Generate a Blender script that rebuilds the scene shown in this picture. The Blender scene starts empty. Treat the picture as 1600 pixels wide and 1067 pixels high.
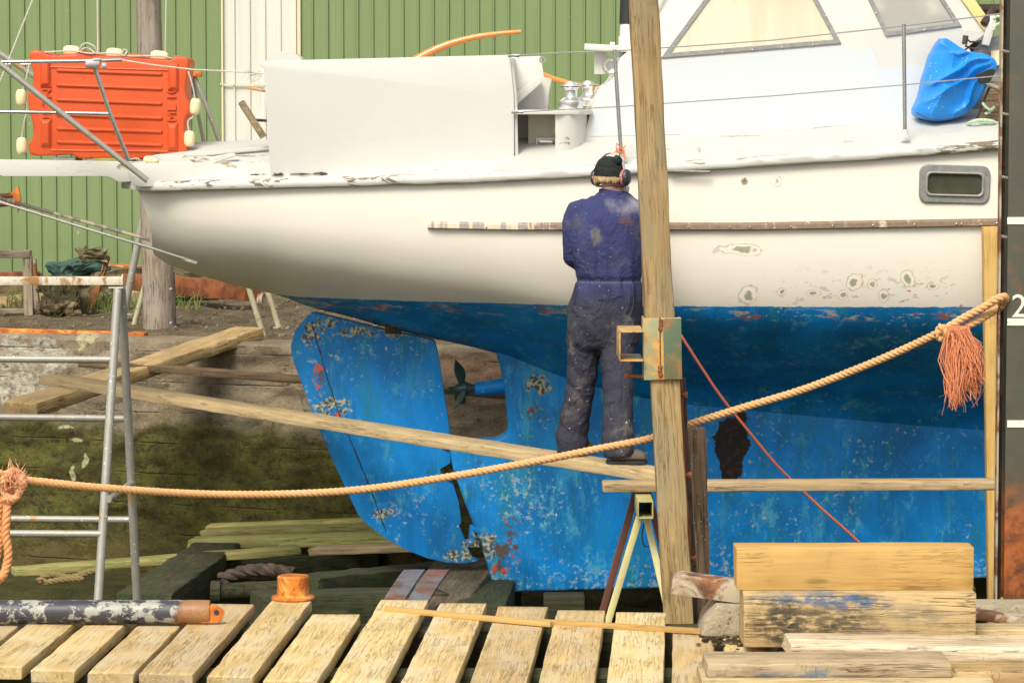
import bpy, bmesh, math, random
from mathutils import Vector, Matrix, noise as mnoise
V = Vector
random.seed(7)
sc = bpy.context.scene
COL = sc.collection
R = math.radians
# ------------------------------------------------------------------ camera
FPX = 5000.0; HZ = 180.0; CAMZ = 1.8
TH = math.atan((533.5-HZ)/FPX)
cam = bpy.data.cameras.new('camera'); co = bpy.data.objects.new('camera', cam); COL.objects.link(co)
co.location = (0, 0, CAMZ); co.rotation_euler = (math.pi/2-TH, 0, 0)
cam.sensor_width = 36; cam.lens = 36*FPX/1600; cam.clip_end = 500; cam.clip_start = .1
sc.camera = co
def A(px, py, Y):
    """the real point at distance Y in front of the viewpoint that the survey pixel refers to"""
    u = (px-800)/FPX; v = -(py-533.5)/FPX
    fy = math.cos(TH)+v*math.sin(TH); fz = -math.sin(TH)+v*math.cos(TH)
    t = Y/fy
    return V((u*t, Y, CAMZ+fz*t))
def onz(px, py, z):
    p = A(px, py, 1.0); k = (z-CAMZ)/(p.z-CAMZ)
    return V((p.x*k, k, z))
def lerp(a, b, t): return a+(b-a)*t
def interp(tab, x):
    if x <= tab[0][0]: return tab[0][1]
    for (a, va), (b, vb) in zip(tab, tab[1:]):
        if x <= b: return va+(vb-va)*(x-a)/(b-a)
    return tab[-1][1]
def sinterp(tab, x):
    """smooth (monotone-ish hermite) interpolation"""
    if x <= tab[0][0]: return tab[0][1]
    if x >= tab[-1][0]: return tab[-1][1]
    n = len(tab)
    for i in range(n-1):
        if x <= tab[i+1][0]:
            x0, y0 = tab[i]; x1, y1 = tab[i+1]; h = x1-x0
            m0 = (y1-tab[i-1][1])/(x1-tab[i-1][0]) if i > 0 else (y1-y0)/h
            m1 = (tab[i+2][1]-y0)/(tab[i+2][0]-x0) if i+2 < n else (y1-y0)/h
            t = (x-x0)/h; t2 = t*t; t3 = t2*t
            return (2*t3-3*t2+1)*y0+(t3-2*t2+t)*h*m0+(-2*t3+3*t2)*y1+(t3-t2)*h*m1
# ------------------------------------------------------------------ node helper
class NT:
    def __init__(s, name):
        s.m = bpy.data.materials.new(name); s.m.use_nodes = True
        s.t = s.m.node_tree; s.t.nodes.clear()
        s.o = s.t.nodes.new('ShaderNodeOutputMaterial')
        s.b = s.t.nodes.new('ShaderNodeBsdfPrincipled')
        s.t.links.new(s.b.outputs[0], s.o.inputs[0]); s.tc = s.t.nodes.new('ShaderNodeTexCoord')
        s.oi = None
    def L(s, v, inp):
        if hasattr(v, 'is_linked') or isinstance(v, bpy.types.NodeSocket): s.t.links.new(v, inp)
        elif isinstance(v, (tuple, list)) and len(v) == 3 and len(inp.default_value) == 4: inp.default_value = (*v, 1)
        else: inp.default_value = v
    def obj(s): return s.tc.outputs['Object']
    def rnd(s):
        if not s.oi: s.oi = s.t.nodes.new('ShaderNodeObjectInfo')
        return s.oi.outputs['Random']
    def map(s, vec, scale=(1,1,1), loc=(0,0,0), rot=(0,0,0)):
        n = s.t.nodes.new('ShaderNodeMapping'); s.L(vec, n.inputs[0]); s.L(loc, n.inputs[1]); s.L(rot, n.inputs[2]); s.L(scale, n.inputs[3]); return n.outputs[0]
    def noise(s, vec, scale=5, detail=4, rough=.55, dist=0, color=False):
        n = s.t.nodes.new('ShaderNodeTexNoise'); s.L(vec, n.inputs['Vector']); n.inputs['Scale'].default_value = scale
        n.inputs['Detail'].default_value = detail; n.inputs['Roughness'].default_value = rough; n.inputs['Distortion'].default_value = dist
        return n.outputs[1 if color else 0]
    def vor(s, vec, scale=5, feature='F1', rand=1, out=0):
        n = s.t.nodes.new('ShaderNodeTexVoronoi'); n.feature = feature; s.L(vec, n.inputs['Vector']); n.inputs['Scale'].default_value = scale
        n.inputs['Randomness'].default_value = rand; return n.outputs[out]
    def ramp(s, f, stops, interp='LINEAR'):
        n = s.t.nodes.new('ShaderNodeValToRGB'); s.L(f, n.inputs[0]); e = n.color_ramp.elements; n.color_ramp.interpolation = interp
        while len(e) < len(stops): e.new(.5)
        for x, (p, c) in zip(e, stops):
            x.position = p
            if not isinstance(c, (tuple, list)): c = (c, c, c)
            x.color = (*c, 1)
        return n.outputs[0]
    def mix(s, f, a, b, mode='MIX'):
        n = s.t.nodes.new('ShaderNodeMix'); n.data_type = 'RGBA'; n.blend_type = mode
        s.L(f, n.inputs[0]); s.L(a, n.inputs[6]); s.L(b, n.inputs[7]); return n.outputs[2]
    def math(s, op, a, b=0.0, c=None, clamp=False):
        n = s.t.nodes.new('ShaderNodeMath'); n.operation = op; n.use_clamp = clamp; s.L(a, n.inputs[0]); s.L(b, n.inputs[1])
        if c is not None: s.L(c, n.inputs[2])
        return n.outputs[0]
    def vmath(s, op, a, b=(0,0,0)):
        n = s.t.nodes.new('ShaderNodeVectorMath'); n.operation = op; s.L(a, n.inputs[0]); s.L(b, n.inputs[1])
        return n.outputs['Value'] if op in ('LENGTH', 'DISTANCE', 'DOT_PRODUCT') else n.outputs[0]
    def sep(s, v):
        n = s.t.nodes.new('ShaderNodeSeparateXYZ'); s.L(v, n.inputs[0]); return n.outputs
    def step(s, v, lo, hi):
        n = s.t.nodes.new('ShaderNodeMapRange'); n.interpolation_type = 'SMOOTHSTEP'; s.L(v, n.inputs[0])
        n.inputs[1].default_value = lo; n.inputs[2].default_value = hi; return n.outputs[0]
    def bump(s, h, strength=.5, dist=.01, normal=None):
        n = s.t.nodes.new('ShaderNodeBump'); s.L(h, n.inputs['Height']); n.inputs['Strength'].default_value = strength
        n.inputs['Distance'].default_value = dist
        if normal is not None: s.L(normal, n.inputs['Normal'])
        return n.outputs[0]
    def offs(s, vec, k=40):
        """a different stretch of texture for every object"""
        c = s.t.nodes.new('ShaderNodeCombineXYZ'); r = s.math('MULTIPLY', s.rnd(), k)
        for i in range(3): s.L(r, c.inputs[i])
        return s.vmath('ADD', vec, c.outputs[0])
    def dmin(s, vec, pts, warp=.25, wscale=9):
        """normalised distance to the nearest of several marks (centre, radii), edges ragged"""
        w = s.vmath('SUBTRACT', s.noise(vec, wscale, 5, .62, 0, True), (.5,.5,.5))
        cur = None
        for (p, rx, rz) in pts:
            d = s.vmath('SUBTRACT', vec, tuple(p)); d = s.vmath('MULTIPLY', d, (1/rx, .0, 1/rz))
            sc_ = s.vmath('MULTIPLY', w, (warp*6, 0, warp*6)); d = s.vmath('ADD', d, sc_)
            l = s.vmath('LENGTH', d); cur = l if cur is None else s.math('MINIMUM', cur, l)
        return cur
    def done(s, color, rough=.6, metal=0, normal=None, spec=None, coat=None, trans=None):
        s.L(color, s.b.inputs['Base Color']); s.L(rough, s.b.inputs['Roughness']); s.L(metal, s.b.inputs['Metallic'])
        if normal is not None: s.L(normal, s.b.inputs['Normal'])
        if spec is not None: s.L(spec, s.b.inputs['Specular IOR Level'])
        if coat is not None: s.b.inputs['Coat Weight'].default_value = coat
        if trans is not None: s.b.inputs['Transmission Weight'].default_value = trans
        return s.m
# ------------------------------------------------------------------ object helpers
def tag(o, label=None, cat=None, group=None, kind=None):
    if label: o['label'] = label
    if cat: o['category'] = cat
    if group: o['group'] = group
    if kind: o['kind'] = kind
    return o
def empty(name, loc, label, cat, group=None):
    o = bpy.data.objects.new(name, None); COL.objects.link(o); o.location = loc; o.empty_display_size = .1
    return tag(o, label, cat, group)
def base(p):
    r = V((0,0,0)); q = p
    while q is not None: r = r+V(q.location); q = q.parent
    return r
def link(name, me, mat, parent=None, M=None, smooth=False, origin=None):
    """me in world space when M is None, else in the local space of M"""
    if mat is not None:
        for x in (mat if isinstance(mat, list) else [mat]): me.materials.append(x)
    o = bpy.data.objects.new(name, me); COL.objects.link(o)
    b = base(parent)
    if M is None:
        if parent is None:
            if origin is None:
                vs = [v.co for v in me.vertices]
                origin = V(((min(v.x for v in vs)+max(v.x for v in vs))/2, (min(v.y for v in vs)+max(v.y for v in vs))/2, min(v.z for v in vs)))
            me.transform(Matrix.Translation(-origin)); o.location = origin
        else: me.transform(Matrix.Translation(-b))
    else:
        o.matrix_basis = Matrix.Translation(-b) @ M
    if parent is not None: o.parent = parent
    if smooth:
        for p in me.polygons: p.use_smooth = True
    return o
def mesh(vs, fs, name='m'):
    me = bpy.data.meshes.new(name); me.from_pydata([tuple(v) for v in vs], [], fs); me.update(); return me
def smooth_by_angle(me, ang=35):
    bm = bmesh.new(); bm.from_mesh(me); bmesh.ops.recalc_face_normals(bm, faces=bm.faces)
    for f in bm.faces: f.smooth = True
    for e in bm.edges:
        if len(e.link_faces) != 2 or e.calc_face_angle(0) > R(ang): e.smooth = False
    bm.to_mesh(me); bm.free(); return me
def loft(rings, closed=True, cap=True, name='m', vs=None, fs=None):
    own = vs is None
    if own: vs, fs = [], []
    b0 = len(vs); n = len(rings[0])
    for r in rings: vs.extend(r)
    for i in range(len(rings)-1):
        for j in range(n if closed else n-1):
            k = (j+1) % n
            fs.append((b0+i*n+j, b0+i*n+k, b0+(i+1)*n+k, b0+(i+1)*n+j))
    if cap and closed:
        fs.append(tuple(b0+j for j in reversed(range(n)))); fs.append(tuple(b0+(len(rings)-1)*n+j for j in range(n)))
    if own: return mesh(vs, fs, name)
class MB:
    """collects shapes into one mesh"""
    def __init__(s): s.vs, s.fs = [], []
    def box(s, c, size, M=None):
        x, y, z = (k/2 for k in size); b = len(s.vs)
        for q in ((-x,-y,-z),(x,-y,-z),(x,y,-z),(-x,y,-z),(-x,-y,z),(x,-y,z),(x,y,z),(-x,y,z)):
            v = V(q)
            if M is not None: v = M @ v
            s.vs.append(v+V(c))
        for f in ((0,3,2,1),(4,5,6,7),(0,1,5,4),(1,2,6,5),(2,3,7,6),(3,0,4,7)): s.fs.append(tuple(b+i for i in f))
        return s
    def loft(s, rings, closed=True, cap=True): loft(rings, closed, cap, vs=s.vs, fs=s.fs); return s
    def tube(s, pts, r, n=10, cap=True):
        pts = [V(p) for p in pts]; rr = r if isinstance(r, (list, tuple)) else [r]*len(pts)
        rings = []; up = None
        for i, p in enumerate(pts):
            d = (pts[min(i+1, len(pts)-1)]-pts[max(i-1, 0)]).normalized()
            if up is None:
                up = d.orthogonal().normalized()
            up = (up-d*up.dot(d)).normalized(); sd = d.cross(up)
            rings.append([p+(up*math.cos(a)+sd*math.sin(a))*rr[i] for a in (2*math.pi*k/n for k in range(n))])
        s.loft(rings, True, cap); return s
    def lathe(s, c, prof, axis=V((0,0,1)), n=28, cap=True):
        axis = V(axis).normalized(); u = axis.orthogonal().normalized(); w = axis.cross(u)
        s.loft([[V(c)+axis*z+(u*math.cos(a)+w*math.sin(a))*max(r,1e-4) for a in (2*math.pi*k/n for k in range(n))] for r, z in prof], True, cap); return s
    def prism(s, poly, y0, y1, rag=0):
        """polygon of (x,z) extruded from y0 to y1"""
        b = len(s.vs); n = len(poly)
        for y in (y0, y1):
            for x, z in poly: s.vs.append(V((x, y, z)))
        s.fs.append(tuple(b+i for i in range(n))); s.fs.append(tuple(b+n+i for i in reversed(range(n))))
        for i in range(n):
            j = (i+1) % n; s.fs.append((b+j, b+i, b+n+i, b+n+j))
        return s
    def sphere(s, c, r, n=14, sc=(1,1,1), M=None):
        rings = []
        for i in range(n//2+1):
            a = math.pi*i/(n//2); rings.append([])
            for k in range(n):
                v = V((math.sin(a)*math.cos(2*math.pi*k/n)*sc[0]*r, math.sin(a)*math.sin(2*math.pi*k/n)*sc[1]*r, math.cos(a)*sc[2]*r))
                if i in (0, n//2): v += V((1e-5*math.cos(2*math.pi*k/n), 1e-5*math.sin(2*math.pi*k/n), 0))
                if M is not None: v = M @ v
                rings[-1].append(V(c)+v)
        s.loft(rings); return s
    def build(s, name, mat, parent=None, ang=35, bevel=0, seg=2, M=None, origin=None):
        me = mesh(s.vs, s.fs, name)
        if bevel:
            bm = bmesh.new(); bm.from_mesh(me); bmesh.ops.recalc_face_normals(bm, faces=bm.faces)
            es = [e for e in bm.edges if len(e.link_faces) == 2 and e.calc_face_angle(0) > R(30)]
            bmesh.ops.bevel(bm, geom=es, offset=bevel, segments=seg, affect='EDGES', profile=.6, clamp_overlap=True); bm.to_mesh(me); bm.free()
        smooth_by_angle(me, ang)
        return link(name, me, mat, parent, M, origin=origin)
def T(m, name, label, cat, mat, group=None, **k):
    return tag(m.build(name, mat, **k), label, cat, group)
def catmull(pts, step=.02):
    pts = [V(p) for p in pts]; out = []
    for i in range(len(pts)-1):
        p0 = pts[max(i-1,0)]; p1 = pts[i]; p2 = pts[i+1]; p3 = pts[min(i+2, len(pts)-1)]
        n = max(2, int((p2-p1).length/step))
        for k in range(n):
            t = k/n; t2 = t*t; t3 = t2*t
            out.append(.5*((2*p1)+(-p0+p2)*t+(2*p0-5*p1+4*p2-p3)*t2+(-p0+3*p1-3*p2+p3)*t3))
    out.append(pts[-1]); return out
def bar_mesh(L, w, h, seed=0, jit=.002, bev=.006, rag=.006, bow=0, seg=None, chips=0, w2=None, h2=None):
    """a sawn timber: length along local X, uneven edges, worn arrises, ragged ends"""
    seg = seg or max(6, int(L/.06)); rings = []
    def nz(a, b, c=0, s=1): return mnoise.noise(V((a*s+seed*7.3, b*s-seed*3.1, c*s+seed)))
    xs = [-L/2+bev*.0]+[-L/2+L*i/seg for i in range(1, seg)]+[L/2]
    xs = [-L/2, -L/2+bev]+[-L/2+bev+(L-2*bev)*i/seg for i in range(1, seg)]+[L/2-bev, L/2]
    for i, x in enumerate(xs):
        end = i in (0, len(xs)-1); t = (x+L/2)/L
        ww = lerp(w, w2 or w, t); hh = lerp(h, h2 or h, t)
        s = 1.0; b = bev*(1+.8*nz(x*5, 9))
        hw = ww/2*(1-(bev*1.2/ww if end else 0)); hh2 = hh/2*(1-(bev*1.2/hh if end else 0))
        ring = []
        for (sx, sz, a0) in ((1,1,0),(-1,1,90),(-1,-1,180),(1,-1,270)):
            cb = max(.0015, b*(1+1.2*nz(x*7, sx*3, sz*5)))
            if chips and nz(x*3.1, sx*11, sz*17) > .38: cb += chips*(nz(x*3.1, sx*11, sz*17)-.38)*4
            cb = min(cb, hw*.6, hh2*.6)
            for q in (0, 45, 90):
                a = R(a0+q); ring.append(V((x, sx*(hw-cb)+cb*math.cos(a), sz*(hh2-cb)+cb*math.sin(a))))
        for v in ring:
            v.y += jit*1.6*nz(x*6, v.y*20, v.z*20); v.z += jit*nz(x*5, v.z*18, v.y*18+9)+bow*(4*t*(1-t))
            if i in (0, 1) : v.x += rag*nz(v.y*28, v.z*28, 4)
            if i in (len(xs)-1, len(xs)-2): v.x += rag*nz(v.y*28, v.z*28, 14)
        rings.append(ring)
    me = loft(rings); return smooth_by_angle(me, 40)
def frame(p0, p1, up=(0,0,1)):
    p0, p1 = V(p0), V(p1); x = (p1-p0).normalized(); z = V(up); z = (z-x*z.dot(x)).normalized(); y = z.cross(x)
    M = Matrix((x, y, z)).transposed().to_4x4(); M.translation = (p0+p1)/2; return M
def rough(name, p0, p1, w, h, mat, par, amp=.05, up=(0,0,1), seed=0, sharp=9):
    L = (V(p1)-V(p0)).length; bm = bmesh.new(); bmesh.ops.create_cube(bm, size=1); bmesh.ops.subdivide_edges(bm, edges=bm.edges[:], cuts=22, use_grid_fill=True)
    for v in bm.verts:
        v.co = V((v.co.x*L, v.co.y*w, v.co.z*h)); k = V((v.co.x*.45, v.co.y, v.co.z))*sharp+V((seed*9,0,0)); r = abs(mnoise.noise(k)); e = 1+.8*abs(2*v.co.x/L)
        d = v.co.normalized(); v.co -= d*amp*e*(1.6*max(0, r-.12)+.5*abs(mnoise.noise(k*2.7))); v.co += V((mnoise.noise(k*1.3), mnoise.noise(k*1.3+V((5,0,0))), mnoise.noise(k*1.3+V((9,0,0)))))*amp*.5
    me = bpy.data.meshes.new(name); bm.to_mesh(me); bm.free(); smooth_by_angle(me, 30); return link(name, me, mat, par, frame(p0, p1, up))
_seed = [0]
def bar(name, p0, p1, w, h, mat, parent=None, label=None, cat=None, group=None, up=(0,0,1), **k):
    """w across, h in the direction of up; the line runs through the middle"""
    _seed[0] += 1
    me = bar_mesh((V(p1)-V(p0)).length, w, h, seed=k.pop('seed', _seed[0]), **k)
    return tag(link(name, me, mat, parent, frame(p0, p1, up)), label, cat, group)
def rope_mb(pts, rad, pitch=.06, n=7, step=None, mb=None, fuzz=0):
    mb = mb or MB(); step = step or pitch/9
    ps = catmull(pts, step); up = V((0,.2,1)); L = 0; strands = [[], [], []]
    for i, p in enumerate(ps):
        d = (ps[min(i+1, len(ps)-1)]-ps[max(i-1, 0)]).normalized(); up = (up-d*up.dot(d)).normalized(); sd = d.cross(up)
        if i: L += (p-ps[i-1]).length
        for k in range(3):
            a = 2*math.pi*(L/pitch/1.0+k/3); strands[k].append(p+(up*math.cos(a)+sd*math.sin(a))*rad*.5)
    for s in strands: mb.tube(s, rad*.56, n)
    if fuzz:
        for i in range(fuzz):
            j = random.randrange(2, len(ps)-2); d = V((random.gauss(0,1), random.gauss(0,1), random.gauss(0,1))).normalized()
            q = ps[j]+d*rad*.9; mb.tube([q, q+d*rad*.35+(ps[j+1]-ps[j])*.8], [rad*.03, rad*.01], 3)
    return mb
# ------------------------------------------------------------------ world and sun
w = bpy.data.worlds.new('World'); sc.world = w; w.use_nodes = True
nt = w.node_tree; bg = nt.nodes['Background']; sky = nt.nodes.new('ShaderNodeTexSky'); sky.sky_type = 'NISHITA'; sky.sun_disc = False
SUN = V((-.38, -.95, 1.12)).normalized()
el = math.asin(SUN.z); az = math.atan2(SUN.x, SUN.y)
sky.sun_elevation = el; sky.sun_rotation = az; sky.air_density = 1; sky.dust_density = 4
hs = nt.nodes.new('ShaderNodeHueSaturation'); hs.inputs['Saturation'].default_value = .12; hs.inputs['Value'].default_value = 1
nt.links.new(sky.outputs[0], hs.inputs['Color']); nt.links.new(hs.outputs[0], bg.inputs[0]); bg.inputs[1].default_value = .135
sl = bpy.data.lights.new('sun', 'SUN'); so = bpy.data.objects.new('sun', sl); COL.objects.link(so)
sl.energy = 2.0; sl.angle = R(24); sl.color = (1, .90, .72); so.rotation_euler = SUN.to_track_quat('Z', 'Y').to_euler(); so.location = (-3, -4, 9)
sc.view_settings.view_transform = 'Standard'; sc.view_settings.look = 'None'; sc.view_settings.exposure = .43; sc.view_settings.gamma = 1
sc.view_settings.use_curve_mapping = False
sc.cycles.max_bounces = 6; sc.cycles.use_denoising = True
# ================================================================== MATERIALS
def wood(name, light, dark, crack=.5, grain=1.0, stain=None, stains=(), bumpd=.004, grey=None, across=.12, endd=.6, moss=None, speck=0):
    n = NT(name); o = n.offs(n.obj()); loc = n.obj()
    g = n.noise(n.map(o, (1.2*grain, 26*grain, 26*grain)), 3, 6, .65, .6)
    g2 = n.noise(n.map(o, (2.5, 90, 90)), 2.2, 4, .7, .4)
    big = n.noise(n.map(o, (1.5, 5, 5)), 2.0, 3, .5)
    col = n.mix(n.step(g, .32, .68), dark, light)
    col = n.mix(n.math('MULTIPLY', n.step(big, .45, .75), .45), col, tuple(min(1, c*.72) for c in dark))
    col = n.mix(n.math('MULTIPLY', n.step(g2, .5, .75), .3), col, tuple(c*.6 for c in dark))
    if grey: col = n.mix(n.math('MULTIPLY', n.step(n.noise(n.map(o, (1, 3, 3)), 3.1, 4), .42, .62), .75), col, grey)
    if moss: col = n.mix(n.step(n.noise(o, 5, 5, .6), .42, .6), col, moss)
    wv = n.vmath('ADD', o, n.map(n.noise(o, 6, 2, .5, 0, True), (.010,.010,.010)))
    cr = n.noise(n.map(wv, (1.1, 33, 33)), 2.0, 4, .6, .35)
    crk = n.math('SUBTRACT', 1, n.step(n.math('ABSOLUTE', n.math('SUBTRACT', cr, .5)), .004, .022))
    crk = n.math('MULTIPLY', crk, n.step(n.noise(o, 5, 3), .40, .56))
    cb = n.noise(n.map(wv, (22, 7, 7), (3,3,3)), 2.0, 3, .55, .4)
    crk2 = n.math('SUBTRACT', 1, n.step(n.math('ABSOLUTE', n.math('SUBTRACT', cb, .5)), .003, .018))
    crk2 = n.math('MULTIPLY', crk2, n.math('MULTIPLY', n.step(n.noise(o, 9, 4), .50, .62), across))
    cc = n.math('MAXIMUM', crk, crk2)
    col = n.mix(n.math('MULTIPLY', cc, crack), col, tuple(c*.25 for c in dark))
    kn = n.vor(n.map(o, (1.1, 4, 4)), 2.2); knm = n.math('SUBTRACT', 1, n.step(kn, .05, .13))
    col = n.mix(n.math('MULTIPLY', knm, .55), col, tuple(c*.4 for c in dark))
    for (p, rx, rz, c, amt) in stains:
        d = n.dmin(loc, [(p, rx, rz)], .3, 9); m = n.math('MULTIPLY', n.math('MULTIPLY', n.math('SUBTRACT', 1, n.step(d, .3, 1.25)), amt), n.step(n.noise(n.map(loc, (1.5,2,4)), 14, 6, .7), .36, .56)); col = n.mix(m, col, c)
    if speck:
        s1 = n.math('SUBTRACT', 1, n.step(n.vor(o, 60), .1, .16)); s1 = n.math('MULTIPLY', s1, n.step(n.noise(o, 5, 2), .5-.1*speck, .62)); col = n.mix(n.math('MULTIPLY', s1, .8), col, (.75,.72,.62))
    v = n.math('ADD', .84, n.math('MULTIPLY', n.rnd(), .3)); hv = n.t.nodes.new('ShaderNodeHueSaturation'); n.L(v, hv.inputs['Value']); n.L(col, hv.inputs['Color'])
    n.L(n.math('ADD', .496, n.math('MULTIPLY', n.rnd(), .010)), hv.inputs['Hue'])
    h = n.math('SUBTRACT', n.math('ADD', n.math('MULTIPLY', g, .5), n.math('MULTIPLY', g2, .3)), n.math('MULTIPLY', cc, 1.2))
    return n.done(hv.outputs[0], .82, 0, n.bump(h, .7, bumpd), .25)
M = {}
M['deck'] = wood('weathered_deck_wood', (.69,.51,.245), (.50,.35,.15), .38, 1.0, grey=(.60,.49,.31), across=.12, bumpd=.003)
M['post'] = wood('post_wood', (.45,.32,.155), (.31,.21,.095), .38, .8, grey=(.30,.245,.14), across=.1, bumpd=.003)
M['pole'] = wood('old_pole_wood', (.46,.39,.30), (.27,.21,.15), .8, .6, grey=(.36,.32,.27), across=.1)
M['fresh'] = wood('fresh_sawn_wood', (.60,.385,.135), (.53,.325,.105), .08, .35, across=0, bumpd=.0015)
M['plank'] = wood('scaffold_plank_wood', (.60,.46,.255), (.42,.30,.155), .5, .8, across=.1, speck=.8)
M['plankdark'] = wood('dark_plank_wood', (.27,.185,.105), (.13,.085,.05), .6, .8, across=.15, speck=.8)
M['baulk'] = wood('old_baulk_wood', (.64,.45,.21), (.38,.25,.105), .9, .8, grey=(.40,.30,.16), across=.4, bumpd=.006)
M['stained'] = wood('paint_stained_wood', (.60,.44,.22), (.42,.29,.14), .7, .7, across=.2,
    stains=[(V((-.27,0,-.02)),.11,.10,(.035,.034,.03),.9),(V((-.16,0,.0)),.12,.07,(.05,.05,.035),.7),(V((-.12,0,.07)),.26,.028,(.045,.13,.26),.8),(V((.0,0,.05)),.16,.03,(.05,.12,.22),.7),(V((-.03,0,-.02)),.12,.06,(.05,.055,.04),.8),(V((.06,0,-.06)),.12,.04,(.42,.28,.25),.6),(V((.2,0,.02)),.12,.05,(.2,.19,.14),.6)])
M['bluewood'] = wood('board_with_blue_paint', (.66,.52,.32), (.44,.33,.19), .8, .9, across=.3,
    stains=[(V((-.1,0,-.025)),.16,.03,(.07,.17,.3),.8),(V((-.3,0,-.03)),.14,.02,(.10,.17,.24),.8),(V((.12,0,-.03)),.12,.02,(.16,.2,.17),.7)])
M['paleboard'] = wood('pale_split_board', (.80,.68,.50), (.48,.35,.21), .95, .6, across=.3, bumpd=.006)
M['rotten'] = wood('rotten_timber', (.26,.18,.09), (.035,.028,.018), 1, .5, moss=(.07,.062,.025), across=.8, bumpd=.02)
M['mosswood'] = wood('mossy_wood', (.42,.37,.15), (.27,.23,.08), .7, .6, moss=(.31,.31,.10), across=.1)
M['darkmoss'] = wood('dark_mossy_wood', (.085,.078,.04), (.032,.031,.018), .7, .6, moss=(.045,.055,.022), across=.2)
M['varnish'] = (lambda n: n.done(n.mix(n.noise(n.map(n.obj(), (3,30,30)), 4, 4), (.62,.20,.035), (.75,.30,.06)), .25, 0, None, .5, .6))(NT('varnished_wood'))
def rustmat(name, a=(.30,.10,.035), b=(.10,.04,.02), c=None, amt=.5, rough=.8, scale=7):
    n = NT(name); o = n.offs(n.obj()); f = n.noise(o, scale, 8, .65, .4)
    col = n.mix(n.step(f, .35, .65), b, a)
    col = n.mix(n.step(n.noise(o, scale*6, 4, .7), .55, .7), col, tuple(k*.5 for k in b))
    if c: col = n.mix(n.step(n.noise(o, scale*.7, 6, .6, .6), amt-.06, amt+.06), col, c)
    return n.done(col, rough, 0, n.bump(n.noise(o, scale*12, 6, .7), .5, .003), .3)
M['rust'] = rustmat('rust')
M['rustorange'] = rustmat('bright_rust', (.66,.21,.03), (.36,.085,.02), (.74,.36,.08), .58, .8, 11)
M['rustyellow'] = rustmat('rusty_galvanised_steel', (.66,.40,.13), (.42,.22,.07), (.30,.31,.18), .56, .55, 9)
M['rustpaint'] = rustmat('rusty_painted_steel', (.30,.13,.06), (.12,.06,.035), (.44,.38,.27), .5, .7, 12)
M['gauge'] = rustmat('gauge_post_steel', (.075,.072,.052), (.038,.04,.032), (.10,.072,.036), .55, .5, 4)
M['rustgreen'] = rustmat('green_weathered_plate', (.36,.20,.08), (.20,.12,.05), (.10,.15,.09), .47, .55, 8)
M['darkiron'] = rustmat('dark_iron', (.10,.07,.05), (.035,.028,.02), None)
def gaugegrad():
    n = NT('gauge_steel_rusting_below'); o = n.obj(); z = n.sep(o)[2]
    base = n.mix(n.noise(o, 6, 5), (.05,.055,.042), (.115,.11,.078)); base = n.mix(n.step(n.noise(o, 3, 5, .7), .56, .66), base, (.17,.09,.035))
    ru = n.mix(n.step(n.noise(o, 11, 7, .7), .35, .62), (.10,.04,.02), (.42,.125,.03))
    zz = n.math('ADD', z, n.math('MULTIPLY', n.noise(o, 5, 5, .6), .35))
    m = n.math('SUBTRACT', 1, n.step(zz, .42, .72)); col = n.mix(m, base, ru)
    return n.done(col, .6, 0, n.bump(n.noise(o, 60, 6, .7), .4, .003), .4)
M['gaugeface'] = gaugegrad()
def galv(name='galvanised_tube', a=(.42,.41,.36), b=(.27,.255,.21), metal=.25, rough=.45, rst=True):
    n = NT(name); o = n.offs(n.obj()); f = n.noise(o, 30, 5, .6); col = n.mix(f, b, a)
    sp = n.math('SUBTRACT', 1, n.step(n.vor(o, 34), .12, .2)); col = n.mix(n.math('MULTIPLY', sp, n.step(n.noise(o, 6, 2), .45, .6)), col, (.8,.77,.7))
    if rst: col = n.mix(n.step(n.noise(o, 9, 6, .7), .6, .68), col, (.38,.22,.09))
    return n.done(col, rough, metal, n.bump(f, .3, .002))
M['galv'] = galv(); M['stainless'] = galv('stainless_tube', (.62,.61,.58), (.5,.48,.45), .85, .22, False)
M['chrome'] = NT('chrome').done((.92,.91,.88), .24, .9)
M['alu'] = (lambda n: n.done(n.mix(n.noise(n.obj(), 26, 6, .7), (.10,.10,.095), (.42,.42,.4)), .5, .35, n.bump(n.noise(n.obj(), 60, 4), .3, .002)))(NT('weathered_aluminium'))
def flat(name, c, rough=.6, var=.12, scale=8, metal=0, bumpd=0, spec=None, coat=None):
    n = NT(name); o = n.offs(n.obj()); f = n.noise(o, scale, 6, .6)
    col = n.mix(f, tuple(k*(1-var) for k in c), tuple(min(1, k*(1+var)) for k in c))
    return n.done(col, rough, metal, n.bump(n.noise(o, scale*5, 5, .6), .5, bumpd) if bumpd else None, spec, coat)
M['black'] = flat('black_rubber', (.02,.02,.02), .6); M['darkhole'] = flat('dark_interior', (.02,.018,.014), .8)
M['whitepaint'] = flat('white_gloss_paint', (.63,.62,.575), .35, .02, 3)
M['coolpaint'] = flat('cool_white_primer', (.545,.575,.585), .5, .015, 2)
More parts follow.
